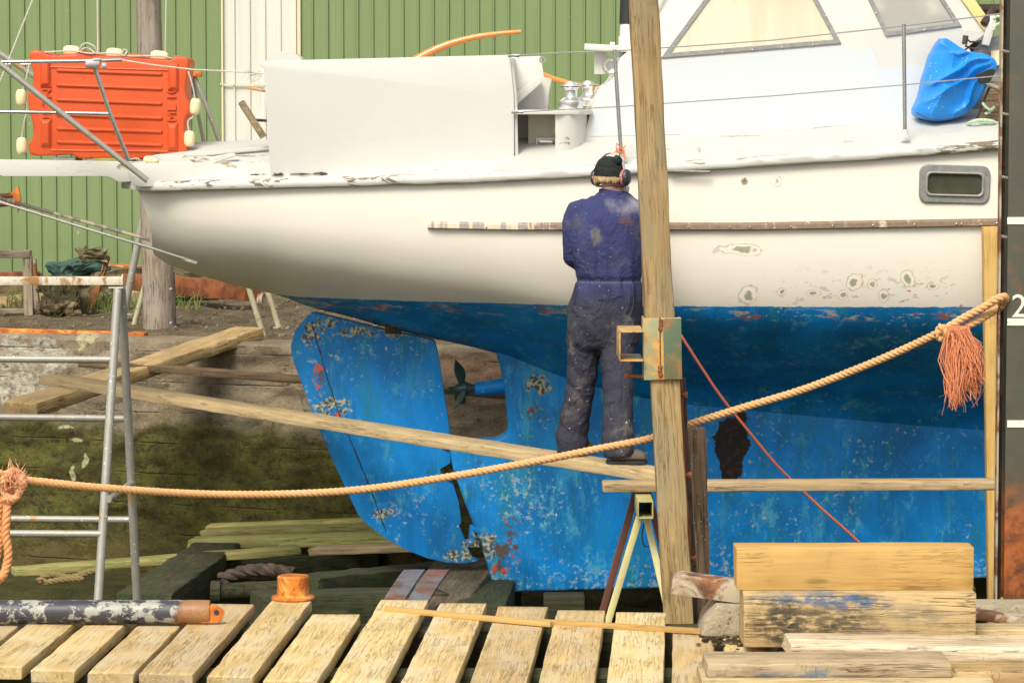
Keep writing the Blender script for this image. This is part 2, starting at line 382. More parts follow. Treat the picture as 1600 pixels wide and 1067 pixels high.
def peel(name, lines=.6, base=(.64,.63,.575), under=(.30,.25,.17), lo=.6, hi=.66, scale=9, stretch=(.35,1,1), spots=True):
    n = NT(name); o = n.obj(); m = n.noise(n.map(o, stretch), scale, 8, .68, .5)
    mask = n.step(m, lo, hi); b = n.mix(n.noise(o, 4, 4), tuple(k*.93 for k in base), base)
    u = n.mix(n.noise(o, 40, 4), under, tuple(k*.25 for k in under)); col = n.mix(mask, b, u)
    ln = n.math('SUBTRACT', 1, n.step(n.math('ABSOLUTE', n.math('SUBTRACT', n.noise(n.map(o, (.25,1,2)), 14, 6, .6), .5)), 0, .008)); col = n.mix(n.math('MULTIPLY', ln, n.math('MULTIPLY', n.step(n.noise(o, 3, 2), .45, .6), lines)), col, (.22,.19,.14))
    return n.done(col, .6, 0, n.bump(n.math('SUBTRACT', n.math('MULTIPLY', n.noise(o, 30, 4), .2), mask), .5, .003), .3)
M['cap'] = peel('peeling_white_cap_rail', lo=.575, hi=.60, stretch=(.22,1,1)); M['fascia'] = peel('flaking_white_board', lo=.585, hi=.63, under=(.42,.30,.16))
M['coaming'] = peel('sanded_white_coaming', lines=.12, base=(.655,.645,.60), lo=.76, hi=.80, under=(.55,.48,.30), scale=6)
M['railworn'] = (lambda n: n.done(n.mix(n.step(n.math('ADD', n.noise(n.map(n.obj(), (4,.5,2)), 2.6, 7, .78), n.math('MULTIPLY', n.step(n.sep(n.obj())[0], -2.9, -1.6), -.2)), .36, .44), n.mix(n.noise(n.obj(), 30, 4), (.14,.09,.055), (.28,.2,.13)), n.mix(n.step(n.noise(n.map(n.obj(), (9,.4,.4)), 1.5, 3), .45, .52), (.62,.54,.38), (.33,.27,.25))), .6, 0, n.bump(n.noise(n.obj(), 50, 4), .5, .003)))(NT('worn_rubbing_strake'))
# ---- hull
BR = V((2.5, 20.35, -1.2))                     # boat's origin, below its keel
ZWL = .665
def rel(px, py, Y): return A(px, py, Y)-BR
def hullmat():
    n = NT('hull_paint'); o = n.obj(); s = n.sep(o); z = n.math('ADD', s[2], BR.z)
    # topside paint, cream, with soft sanding blotches
    bl = n.noise(o, 1.6, 4, .55); top = n.mix(bl, (.72,.675,.58), (.76,.72,.63))
    top = n.mix(n.math('MULTIPLY', n.step(n.noise(n.map(o, (1,1,3)), 7, 5, .6), .55, .7), .14), top, (.66,.62,.53))
    Yh = 18.95
    pts = [(rel(1155,391,Yh),.135,.035),(rel(1168,460,Yh),.055,.048),(rel(1218,456,Yh),.028,.028),(rel(1335,440,Yh),.05,.05),(rel(1362,446,Yh),.03,.03),(rel(1415,435,Yh),.04,.05),
           (rel(1209,281,Yh),.035,.035),(rel(1163,283,Yh),.016,.016),(rel(1455,447,Yh),.04,.018),(rel(1268,458,Yh),.055,.02),(rel(1380,462,Yh),.03,.035),(rel(1316,460,Yh),.025,.03)]
    d = n.dmin(o, pts, .42, 8)
    patch = n.ramp(n.math('MULTIPLY', d, .5), [(0,(.34,.27,.2)),(.16,(.30,.36,.25)),(.24,(.42,.33,.26)),(.28,(.78,.72,.61)),(.45,(.78,.72,.61)),(.485,(.55,.36,.27)),(.51,(.66,.58,.48)),(.53,(.45,.45,.42)),(.56,(.78,.73,.62))])
    top = n.mix(n.math('MULTIPLY', n.math('SUBTRACT', 1, n.step(d, 1.06, 1.14)), n.step(n.noise(o, 6, 3), .36, .44)), top, patch)
    # scuffs on the right, near the waterline
    rg = n.math('MULTIPLY', n.step(s[0], -1.4, -.3), n.math('SUBTRACT', 1, n.step(z, .72, .98)))
    sc1 = n.math('MULTIPLY', n.step(n.noise(n.map(o, (1,1,2)), 12, 6, .7), .585, .63), rg); top = n.mix(sc1, top, (.47,.40,.31))
    sc2 = n.math('MULTIPLY', n.step(n.noise(n.map(o, (1,1,2), (4,4,4)), 16, 6, .7), .62, .65), rg); top = n.mix(sc2, top, (.5,.16,.1))
    # antifouling
    a1 = n.noise(n.map(o, (1,1,.7)), 1.9, 7, .66, .5); a2 = n.noise(n.map(o, (1.6,1,.5)), 4.2, 8, .74, .3)
    blue = n.mix(n.step(a1, .36, .64), (.001,.135,.37), (.001,.235,.66)); blue = n.mix(n.math('MULTIPLY', n.step(a2, .50, .66), .75), blue, (.015,.19,.25))
    a3 = n.noise(n.map(o, (1.3,1,.8), (5,5,5)), 7.5, 8, .75); blue = n.mix(n.math('MULTIPLY', n.step(a3, .54, .66), .8), blue, (.07,.36,.50))
    a4 = n.noise(n.map(o, (1.2,1,.35), (2,2,2)), 3.1, 9, .8, .2); blue = n.mix(n.math('MULTIPLY', n.step(a4, .53, .66), .7), blue, (.055,.33,.50))
    lowk = n.math('SUBTRACT', 1, n.step(z, -1.24, -.88))
    fl = n.math('ADD', n.noise(o, 24, 10, .76), n.math('MULTIPLY', n.noise(o, 2.3, 4), .40)); fl = n.math('ADD', fl, n.math('MULTIPLY', lowk, .10)); flm = n.step(fl, .81, .85)
    blue = n.mix(n.math('MULTIPLY', flm, .6), blue, n.mix(n.noise(o, 30, 3), (.22,.38,.40), (.55,.57,.48)))
    sp = n.math('MULTIPLY', n.step(n.noise(o, 48, 3, .55), .71, .735), n.step(n.noise(o, 2.6, 4, .6), .44, .6)); blue = n.mix(n.math('MULTIPLY', sp, .85), blue, (.60,.63,.56))
    dsp = n.math('MULTIPLY', n.step(n.noise(n.map(o, (1,1,1), (9,9,9)), 34, 4, .6), .70, .72), n.step(n.noise(o, 3.6, 3), .5, .6)); blue = n.mix(dsp, blue, (.03,.03,.025))
    weep = n.step(n.noise(n.map(o, (5,1,.7)), 3, 5, .7), .56, .7); blue = n.mix(n.math('MULTIPLY', weep, .5), blue, (.01,.10,.14))
    # named wear: bare patch, rust
    Yk = 20.2
    dk = n.dmin(o, [(rel(1141,683,Yk),.125,.15),(rel(1140,725,Yk),.085,.11)], .34, 7); dm = n.math('SUBTRACT', 1, n.step(dk, .9, 1.0)); blue = n.mix(dm, blue, n.mix(n.step(n.noise(o, 25, 5), .5, .7), (.010,.008,.006), (.05,.02,.01)))
    rd = n.dmin(o, [(rel(802,825,Yk),.08,.08),(rel(795,865,Yk),.13,.10),(rel(778,890,Yk),.05,.07),(rel(498,592,Yk),.04,.12),(rel(526,655,Yk),.07,.03),(rel(836,648,Yk),.07,.06)], .4, 12)
    rm = n.math('MULTIPLY', n.math('SUBTRACT', 1, n.step(rd, .75, .95)), n.step(n.noise(o, 13, 7, .75), .48, .52)); blue = n.mix(rm, blue, n.mix(n.step(n.noise(o, 11, 5), .46, .54), (.50,.085,.03), (.09,.075,.07)))
    gd = n.dmin(o, [(rel(520,636,Yk),.14,.06),(rel(742,850,Yk),.08,.07),(rel(600,804,Yk),.09,.035),(rel(505,503,Yk),.09,.04),(rel(555,520,Yk),.15,.04),(rel(842,600,Yk),.10,.07),(rel(610,518,Yk),.08,.05),(rel(760,850,Yk),.06,.09),(rel(490,520,Yk),.08,.1),(rel(720,870,Yk),.1,.04)], .4, 12)
    gm = n.math('MULTIPLY', n.math('SUBTRACT', 1, n.step(gd, .7, 1.0)), n.step(n.noise(o, 19, 5, .7), .42, .5)); blue = n.mix(gm, blue, n.mix(n.step(n.noise(o, 45, 4), .42, .6), (.05,.055,.045), (.42,.42,.30)))
    # scraped band just below the waterline
    bz = n.math('ABSOLUTE', n.math('SUBTRACT', z, ZWL-.05)); bm_ = n.math('SUBTRACT', 1, n.step(bz, .015, .05))
    bmk = n.math('MULTIPLY', bm_, n.step(n.noise(n.map(o, (.8,1,4)), 5.5, 7, .72), .53, .56)); blue = n.mix(bmk, blue, n.mix(n.step(n.noise(o, 8, 4), .52, .6), (.38,.38,.31), (.36,.09,.05)))
    wl = n.math('ADD', z, n.math('MULTIPLY', n.math('SUBTRACT', n.noise(n.map(o, (1,1,4)), 18, 4, .7), .5), .018))
    e = n.step(wl, ZWL-.002, ZWL+.003); col = n.mix(e, blue, top)
    nr = n.bump(n.noise(o, 24, 7, .7), .35, .0025); nr = n.bump(n.noise(o, 3, 3), .2, .015, nr)
    return n.done(col, n.math('ADD', .5, n.math('MULTIPLY', e, -.08)), 0, nr, .3)
M['hull'] = hullmat()
def cladding(name, c):
    n = NT(name); o = n.obj(); s = n.sep(o)
    col = n.mix(n.noise(n.map(o, (1,1,.15)), 3, 5), tuple(k*.9 for k in c), tuple(k*1.08 for k in c))
    st = n.step(n.noise(n.map(o, (7,1,.14)), 2, 5, .65), .5, .72); col = n.mix(n.math('MULTIPLY', st, .28), col, tuple(k*.62 for k in c))
    sp = n.math('SUBTRACT', 1, n.step(n.vor(n.map(o, (1,1,.55)), 5.5), .03, .055)); sp = n.math('MULTIPLY', sp, n.step(n.noise(o, 2.2, 3), .46, .56)); col = n.mix(n.math('MULTIPLY', sp, .6), col, (.75,.76,.68))
    low = n.math('MULTIPLY', n.math('SUBTRACT', 1, n.step(s[2], .1, .7)), n.noise(o, 8, 4)); col = n.mix(n.math('MULTIPLY', low, .45), col, tuple(k*.5 for k in c))
    return n.done(col, .5, 0, None, .35)
M['green'] = cladding('green_steel_cladding', (.20,.272,.115)); M['cream'] = cladding('cream_steel_cladding', (.68,.665,.58))
def concrete():
    n = NT('quay_concrete'); o = n.obj(); s = n.sep(o); z = s[2]
    f = n.noise(o, 2.2, 7, .65, .3); col = n.mix(n.step(f, .35, .65), (.29,.225,.15), (.46,.37,.25))
    col = n.mix(n.math('MULTIPLY', n.step(n.noise(n.map(o, (1,1,.6)), 1.3, 5), .52, .62), .4), col, (.20,.19,.16))
    col = n.mix(n.math('MULTIPLY', n.step(n.noise(o, 30, 5, .7), .5, .7), .3), col, (.16,.13,.09))
    # whitewash on the left near the top
    wm = n.dmin(o, [(A(30,560,24.2)-WO, .5, .17),(A(40,610,24.2)-WO,.25,.15)], .3, 5); wmk = n.math('MULTIPLY', n.math('SUBTRACT', 1, n.step(wm, .8, 1.1)), n.step(n.noise(o, 13, 5, .7), .38, .55)); col = n.mix(n.math('MULTIPLY', wmk, .85), col, (.72,.68,.55))
    pk = n.dmin(o, [(A(750,575,22.8)-WO, .28, .10)], .25, 5); col = n.mix(n.math('MULTIPLY', n.math('SUBTRACT', 1, n.step(pk, .7, 1.2)), .6), col, (.56,.33,.21))
    # moss below the tide mark
    zz = n.math('ADD', z, n.math('MULTIPLY', n.math('SUBTRACT', n.noise(o, 1.6, 6, .62), .5), .8))
    mm = n.math('SUBTRACT', 1, n.step(zz, 1.02, 1.26)); ms = n.mix(n.step(n.noise(o, 4, 7, .7), .38, .64), (.085,.076,.024), (.17,.162,.034)); ms = n.mix(n.math('MULTIPLY', n.step(n.noise(n.map(o, (1,1,2)), 9, 6, .75), .54, .64), .75), ms, (.035,.035,.02))
    ms = n.mix(n.math('MULTIPLY', n.step(n.noise(o, 26, 6, .8), .54, .62), .7), ms, (.028,.026,.014)); ms = n.mix(n.step(n.noise(n.map(o, (1,1,1), (7,7,7)), 21, 5, .75), .66, .7), ms, (.30,.27,.10))
    ms = n.mix(n.math('MULTIPLY', n.math('SUBTRACT', 1, n.step(z, .1, .5)), .5), ms, (.17,.13,.05))
    col = n.mix(mm, col, ms)
    dr_ = n.dmin(o, [(A(113,742,24)-WO,.03,.05),(A(133,718,24)-WO,.035,.06),(A(100,668,24)-WO,.07,.015),(A(118,688,24)-WO,.05,.015),(A(125,533,24)-WO,.05,.06),(A(143,530,24)-WO,.05,.03)], .5, 12); col = n.mix(n.math('MULTIPLY', n.math('SUBTRACT', 1, n.step(dr_, .8, 1)), .85), col, (.68,.62,.36))
    # formwork lines
    lz = n.math('FRACT', n.math('MULTIPLY', n.math('ADD', z, n.math('MULTIPLY', n.noise(o, 2, 3), .02)), 4.4)); lm = n.math('SUBTRACT', 1, n.step(n.math('ABSOLUTE', n.math('SUBTRACT', lz, .5)), .0, .035)); lm = n.math('MULTIPLY', lm, n.step(n.noise(o, 2, 5), .48, .6)); col = n.mix(n.math('MULTIPLY', lm, .45), col, (.05,.045,.025))
    pit = n.step(n.noise(o, 15, 7, .78), .60, .68); col = n.mix(n.math('MULTIPLY', pit, .5), col, (.06,.05,.03)); fine = n.noise(o, 90, 4, .7); col = n.mix(n.math('MULTIPLY', n.step(fine, .5, .7), .22), col, (.07,.06,.04))
    str_ = n.step(n.noise(n.map(o, (3,1,.4)), 2.2, 6, .7), .55, .68); col = n.mix(n.math('MULTIPLY', str_, .22), col, (.07,.065,.045))
    h = n.math('SUBTRACT', n.noise(o, 7, 9, .74), n.math('ADD', n.math('MULTIPLY', lm, .3), n.math('MULTIPLY', pit, .35)))
    return n.done(col, .88, 0, n.bump(h, 1, .09), .25)
WO = V((0, 23.4, -1.65))
M['concrete'] = concrete()
def ground(name, a, b, c, scale=4):
    n = NT(name); o = n.obj(); col = n.mix(n.step(n.noise(o, scale, 8, .7), .35, .65), a, b); col = n.mix(n.step(n.noise(o, scale*12, 5, .7), .58, .64), col, c)
    col = n.mix(n.step(n.vor(o, 38), .28, .1), col, tuple(k*.5 for k in a))
    return n.done(col, .95, 0, n.bump(n.noise(o, 24, 8, .75), .9, .03), .15)
M['yard'] = ground('yard_dirt', (.10,.075,.045), (.19,.145,.09), (.42,.38,.3)); M['mud'] = ground('dock_mud', (.05,.05,.02), (.10,.095,.03), (.16,.15,.07))
M['conc2'] = ground('concrete_block', (.44,.37,.25), (.60,.52,.37), (.72,.66,.5), 12); M['pebble'] = ground('pebble', (.15,.12,.08), (.28,.23,.16), (.45,.4,.3), 3)
M['deckpaint'] = peel('dirty_deck_paint', lines=.5, base=(.56,.56,.52), under=(.34,.30,.22), lo=.60, hi=.68, scale=5)
M['orange'] = flat('orange_moulded_plastic', (.64,.09,.019), .42, .1, 9, bumpd=.002, spec=.4)
M['float'] = flat('cream_foam_float', (.80,.70,.42), .6, .08)
def ropemat(name, a, b):
    n = NT(name); o = n.obj(); col = n.mix(n.noise(o, 5, 4), a, b); col = n.mix(n.math('MULTIPLY', n.step(n.noise(o, 120, 3), .5, .7), .35), col, tuple(k*.45 for k in a))
    return n.done(col, .85, 0, n.bump(n.noise(n.map(o, (1,1,1)), 260, 3), .6, .0015), .2)
M['rope'] = ropemat('sisal_rope', (.60,.32,.14), (.74,.46,.22)); M['ropeorange'] = ropemat('orange_rope', (.66,.21,.09), (.78,.34,.18))
M['ropegreen'] = ropemat('pale_green_rope', (.42,.56,.40), (.62,.70,.52)); M['wire'] = NT('wire').done((.5,.49,.46), .4, .6)
M['cord'] = ropemat('grey_cord', (.5,.46,.36), (.7,.66,.54)); M['hose'] = flat('red_hose', (.42,.11,.06), .4)
def cover():
    n = NT('blue_vinyl_cover'); o = n.obj(); col = n.mix(n.noise(o, 6, 4), (.008,.20,.68), (.018,.31,.85)); sp = n.math('MULTIPLY', n.math('SUBTRACT', 1, n.step(n.vor(o, 45), .12, .2)), n.step(n.noise(o, 9, 2), .55, .62))
    return n.done(n.mix(sp, col, (.7,.75,.75)), .4, 0, n.bump(n.noise(o, 14, 4), .3, .01), .4)
M['blue'] = cover()
def cloth():
    n = NT('navy_overall_cloth'); o = n.obj(); s = n.sep(o); z = s[2]
    up = n.mix(n.noise(o, 5, 5), (.028,.034,.10), (.055,.062,.165)); dn = n.mix(n.noise(o, 6, 5), (.026,.027,.042), (.058,.057,.076))
    zz = n.math('ADD', z, n.math('MULTIPLY', n.noise(o, 5, 4), .25)); col = n.mix(n.step(zz, .98, 1.3), dn, up)
    dust = n.step(n.noise(o, 4.2, 7, .68), .54, .7); col = n.mix(n.math('MULTIPLY', dust, n.math('SUBTRACT', .6, n.math('MULTIPLY', n.step(z, .9, 1.1), .35))), col, (.20,.175,.15))
    d = n.dmin(o, [(A(932,370,18.5)-PO, .035, .05)], .3, 14); col = n.mix(n.math('MULTIPLY', n.math('SUBTRACT', 1, n.step(d, .5, 1.2)), .6), col, (.19,.18,.14))
    d = n.dmin(o, [(A(985,322,18.5)-PO, .10, .05)], .5, 7); col = n.mix(n.math('MULTIPLY', n.math('SUBTRACT', 1, n.step(d, .1, 1.5)), .5), col, (.42,.40,.42))
    d = n.dmin(o, [(A(978,345,18.5)-PO, .04, .03)], .3, 14); col = n.mix(n.math('MULTIPLY', n.math('SUBTRACT', 1, n.step(d, .2, 1.4)), .5), col, (.22,.11,.10))
    sp = n.math('MULTIPLY', n.step(n.noise(o, 62, 3, .55), .685, .715), n.step(n.noise(o, 4.5, 3), .44, .58)); sp = n.math('MULTIPLY', sp, n.math('SUBTRACT', 1, n.math('MULTIPLY', n.step(z, .95, 1.1), .55))); col = n.mix(n.math('MULTIPLY', sp, .85), col, (.66,.64,.58))
    seam = n.math('SUBTRACT', 1, n.step(n.math('ABSOLUTE', n.math('SUBTRACT', z, (A(900,440,18.5)-PO).z)), .002, .006)); col = n.mix(n.math('MULTIPLY', seam, .5), col, (.13,.13,.18))
    fold = n.noise(n.map(o, (1.6,1.2,.9), (0,0,0), (0,.5,0)), 6.5, 3, .55, 1.2)
    nr = n.bump(fold, .8, .035); nr = n.bump(n.noise(n.map(o, (1,1,2.2)), 16, 3, .5, .8), .5, .010, nr); nr = n.bump(n.noise(o, 300, 2), .2, .001, nr)
    return n.done(col, .88, 0, nr, .15)
PO = A(948, 722, 18.55)
M['cloth'] = cloth()
M['skin'] = flat('skin', (.58,.31,.21), .5, .1, 20); M['hair'] = (lambda n: n.done(n.mix(n.noise(n.map(n.obj(), (40,40,6)), 3, 4), (.42,.29,.12), (.72,.56,.30)), .6, 0, n.bump(n.noise(n.map(n.obj(), (90,90,9)), 3, 3), 1, .006)))(NT('blond_hair'))
def knit():
    n = NT('black_knit'); o = n.obj(); col = n.mix(n.noise(o, 12, 5), (.012,.016,.014), (.04,.045,.04)); sp = n.math('MULTIPLY', n.step(n.noise(o, 45, 5, .8), .62, .7), .5)
    return n.done(n.mix(sp, col, (.3,.3,.28)), .95, 0, n.bump(n.noise(n.map(o, (1,1,.35)), 140, 3), .8, .003), .1)
M['knit'] = knit(); M['boot'] = flat('dusty_boot_leather', (.11,.09,.065), .7, .4, 18, bumpd=.004)
def spat(name, c, s=(.7,.7,.66)):
    n = NT(name); o = n.obj(); sp = n.math('SUBTRACT', 1, n.step(n.vor(o, 60), .15, .22)); return n.done(n.mix(n.math('MULTIPLY', sp, n.step(n.noise(o, 20, 2), .45, .55)), c, s), .4)
M['cup'] = spat('spattered_black_plastic', (.03,.03,.04)); M['cupred'] = spat('dusty_red_plastic', (.42,.12,.12)); M['mask'] = flat('grey_respirator', (.55,.53,.50), .5)
M['yellow'] = flat('yellow_green_steel_paint', (.42,.37,.15), .5, .45, 6); M['maroon'] = flat('maroon_steel', (.19,.075,.055), .6, .25, 14)
M['whitemark'] = (lambda n: n.done(n.mix(n.step(n.noise(n.obj(), 40, 5, .7), .6, .66), (.82,.8,.66), (.12,.12,.09)), .6))(NT('white_marking_paint'))
M['grass'] = flat('grass_blades', (.16,.22,.05), .7, .3)
M['glass'] = (lambda n: n.done(n.mix(n.step(n.noise(n.map(n.obj(), (2,2,.3)), 2, 3), .4, .6), (.60,.53,.38), (.69,.63,.47)), .06, 0, None, .55))(NT('window_glass_over_curtain'))
M['glassdark'] = (lambda n: n.done(n.mix(n.step(n.noise(n.obj(), 2.3, 3), .42, .6), (.36,.345,.30), (.55,.52,.44)), .05, 0, None, .6))(NT('window_glass_dim_cabin'))
M['bronze'] = flat('bronze_propeller', (.045,.085,.075), .45, .4, 14, .3)
def pipemat():
    n = NT('pipe_with_peeling_paint'); o = n.obj(); m = n.step(n.noise(n.map(o, (.8,1,1)), 17, 8, .72, .3), .51, .54); col = n.mix(m, n.mix(n.noise(o, 12, 4), (.02,.022,.03), (.07,.07,.085)), n.mix(n.noise(o, 20, 5), (.44,.44,.39), (.24,.24,.2)))
    ru = n.step(n.math('ADD', n.sep(o)[0], n.math('MULTIPLY', n.noise(o, 16, 5), .15)), .375, .42); col = n.mix(ru, col, n.mix(n.noise(o, 14, 7, .7), (.14,.06,.035), (.50,.25,.09)))
    return n.done(col, .45, 0, n.bump(m, .4, .002))
M['pipe'] = pipemat()
M['lichen'] = wood('lichen_covered_timber', (.36,.30,.18), (.05,.045,.03), .8, .4, moss=(.17,.14,.07), across=.5, bumpd=.02)
# ================================================================== BOAT
boat = empty('sailing_boat', BR, 'white yacht with blue antifouling and patchy paint, hauled out beside the quay', 'boat')
YC = 20.35
SH = [(215,298,.62),(260,297.5,.74),(380,294.5,.93),(600,289,1.15),(780,283,1.27),(1000,271,1.37),(1170,261,1.42),(1400,246,1.46),(1560,234,1.47),(1800,216,1.42),(2100,190,1.2),(2400,160,.8),(2600,140,.4),(2760,125,.05)]
shz, shb = [], []
for px, py, b in SH:
    p = A(px, py, YC-b); shz.append((p.x, p.z)); shb.append((p.x, b))
shz.insert(0, (-2.45, shz[0][1]+.005)); shb.insert(0, (-2.45, .56))
PR = [(246,400),(261,414),(291,425),(315,433),(389,452),(430,460),(480,478),(543,493),(622,515),(679,528),(774,550),(880,590),(1000,620),(1186,640),(1540,669),(1850,680),(2200,655),(2500,560),(2650,430),(2780,140)]
prz = [(A(px,py,YC).x, A(px,py,YC).z) for px, py in PR]
S0 = [(0,1),(.2,1.0),(.4,.965),(.6,.86),(.75,.7),(.87,.48),(.95,.26),(1,.03)]
S1 = [(0,1),(.2,1.015),(.38,1.01),(.53,.965),(.62,.89),(.72,.70),(.82,.42),(.91,.2),(1,.09)]
S2 = [(0,1),(.3,.72),(.6,.4),(.85,.16),(1,.06)]
def hull_sec(X, d):
    """half breadth at station X, depth fraction d"""
    b = sinterp(shb, X); t = min(1, max(0, (X+2.3)/3.6)); t = t*t*(3-2*t); g = lerp(sinterp(S0, d), sinterp(S1, d), t)
    t2 = min(1, max(0, (X-3.6)/3.6)); g = lerp(g, sinterp(S2, d), t2*t2*(3-2*t2)); return b*g
ND = 30
stations = [-2.43+k*.06 for k in range(10)]; x = stations[-1]
while x < 7.8: x += .11; stations.append(min(x, 7.8))
hr = []
for X in stations:
    fade = max(0, 1-(X+2.43)/1.5)**2; zs = sinterp(shz, X+.12*fade); zb = sinterp(prz, X+.39*fade*.45); zb = min(zb, zs-.02)
    ring = []
    for sd in (-1, 1):
        rr = []
        for i in range(ND+1):
            d = (i/ND); d = d if d < .5 else d
            b = hull_sec(X, d); b0 = sinterp(shb, X); zz = lerp(zs, zb, d)
            xx = X+.39*fade*(zs-zz)+.12*fade*(b/b0)**2
            rr.append(V((xx, YC+sd*b, zz)))
        ring += rr if sd == -1 else rr[::-1]
    hr.append(ring)
vs, fs = [], []
loft(hr, closed=False, cap=False, vs=vs, fs=fs)
n = len(hr[0])
for i in range(ND):                                        # transom
    fs.append((i+1, i, n-1-i, n-2-i) if i < ND else ())
fs = [f for f in fs if len(set(f)) > 2]
def near_pt(X, z, out=0.0):
    zs = sinterp(shz, X); zb = sinterp(prz, X); d = min(1, max(0, (zs-z)/(zs-zb))); return V((X, YC-hull_sec(X, d)-out, z))
def hull_px(px, py, out=0.0):
    Y = 19.0
    for _ in range(12): p = A(px, py, Y); Y = near_pt(p.x, p.z).y
    p = A(px, py, Y); p.y -= out; return p
me = mesh(vs, fs, 'hull'); smooth_by_angle(me, 40); link('hull', me, M['hull'], boat)
# keel and rudder: thick plates with rounded edges, shaped as in profile
def plate(name, pts, half, parent, mat, bev=.03, Y=YC, swell=None):
    poly = [(A(px,py,Y).x, A(px,py,Y).z) for px, py in pts]
    m = MB(); m.prism(poly, Y-half, Y+half); return m.build(name, mat, parent, bevel=bev, seg=3, ang=50)
def rounded(pts, r):
    """pixel polygon with corners marked by a third value rounded"""
    out = []
    for i, p in enumerate(pts):
        if len(p) == 2: out.append(p); continue
        a = V(pts[i-1][:2]); b = V(p[:2]); c = V(pts[(i+1) % len(pts)][:2]); k = p[2]
        q0 = b+(a-b).normalized()*k; q1 = b+(c-b).normalized()*k
        for t in (0,.25,.5,.75,1): out.append(tuple((1-t)**2*q0+2*t*(1-t)*b+t*t*q1))
    return out
keel = rounded([(774,545),(782,572,6),(789,610),(793,650),(795,676,16),(775,684),(740,686),(704,687),(703,706),(709,733),(717,755),(728,786),(741,818),(752,850),(763,884),(772,921,5),(850,919),(1033,914),(1300,906),(1547,898),(1900,884),(2150,850,60),(2250,760),(2330,655),(2330,600),(1540,640),(1186,612),(1000,592),(880,560)], 0)
plate('keel', keel, .13, boat, M['hull'], .035)
rud = rounded([(487,486,8),(540,499),(600,514),(650,524),(679,531,5),(683,545),(691,592),(698,640),(705,683,3),(690,688),(692,702),(703,707),(704,722,3),(688,731),(692,747),(709,757),(717,782),(721,812),(718,820),(730,850),(738,868),(749,874,2),(725,878),(700,877),(668,870),(636,857),(602,838),(578,820),(560,802),(546,772),(524,725),(498,665),(474,602),(458,560),(455,540),(462,515)], 0)
rudder = plate('rudder', rud, .055, boat, M['hull'], .02, YC-.06)
m = MB()
crk = [(487,505),(499,548),(512,592),(524,632),(545,682),(562,722),(580,768),(592,800),(606,838)]
pr = random.Random(4)
cp = []
for (x0,y0),(x1,y1) in zip(crk, crk[1:]):
    for k in range(6): cp.append(A(lerp(x0,x1,k/6)+pr.uniform(-.6,.6), lerp(y0,y1,k/6), YC-.116))
m.tube(cp, [pr.uniform(.002,.005) for _ in cp], 5); m.build('fairing_crack', M['black'], rudder)
# heel fitting and tangs between rudder and keel
h = MB(); h.lathe(A(741,832,YC-.06), [(.0,-.05),(.035,-.05),(.035,.05),(0,.05)], axis=(.1,0,1)); h.box(A(738,848,YC-.08), (.09,.11,.04)); h.box(A(752,826,YC-.08), (.1,.1,.035)); h.build('heel_fitting', M['hull'], boat, bevel=.004)
h = MB(); h.box(A(614,514,YC-.08), (.10,.13,.05)); h.tube([A(618,512,YC-.06), A(612,490,YC-.02)], .03); h.build('rudder_stock', M['darkiron'], boat)
# shaft and propeller
sh = MB(); a = A(742,608,YC); b = A(800,601,YC); sh.tube([a, a+V((.004,0,0)), b], [.036,.042,.05], 20); sh.build('stern_tube', M['hull'], boat)
pr_ = MB(); pr_.tube([A(709,609,YC), A(714,608,YC), A(728,607,YC), A(734,606.5,YC), A(745,606,YC)], [.018,.034,.046,.030,.02], 18)
prop = pr_.build('propeller', M['bronze'], boat); pn = MB(); pn.tube([A(701,609.5,YC), A(710,609,YC)], [.02,.024], 6); pn.build('propeller_nut', M['bronze'], prop)
hub = A(721,607.5,YC)
for ang in (-.03, math.pi*2/3-.03, math.pi*4/3-.03):
    bl = MB(); rings = []
    tip = .158 if ang < .1 else .20
    for k in range(9):
        t = k/8; r = .03+tip*t; c = .052*math.sin(math.pi*(.14+.80*t))**.7*(1-t**4)+.002; th = .010*(1-t)+.002; tw = R(62-30*t)
        ring = []
        for q in range(10):
            u = 2*math.pi*q/10; lx, ly = c*math.cos(u), th*math.sin(u); px_ = lx*math.cos(tw)-ly*math.sin(tw); py_ = lx*math.sin(tw)+ly*math.cos(tw)
            v = V((px_-.10*t*t*.4, py_, r)); v = Matrix.Rotation(ang, 3, 'X') @ v; ring.append(hub+v)
        rings.append(ring)
    bl.loft(rings).build('blade', M['bronze'], prop, ang=60)
# deck
rings = []
dst = [X for X in stations if X > -2.2][::2]+[7.8]
def deck_z(X, y):
    b = max(.05, sinterp(shb, X)); return sinterp(shz, X)+.045+.24*(1-min(1, abs(y-YC)/b)**2)
for X in dst:
    b = sinterp(shb, X)-.01; rings.append([V((X, YC+b*(k/8-1)*1.0, deck_z(X, YC+b*(k/8-1)))) for k in range(17)])
mm_ = loft(rings, False, False); smooth_by_angle(mm_, 60); link('deck', mm_, M['deckpaint'], boat)
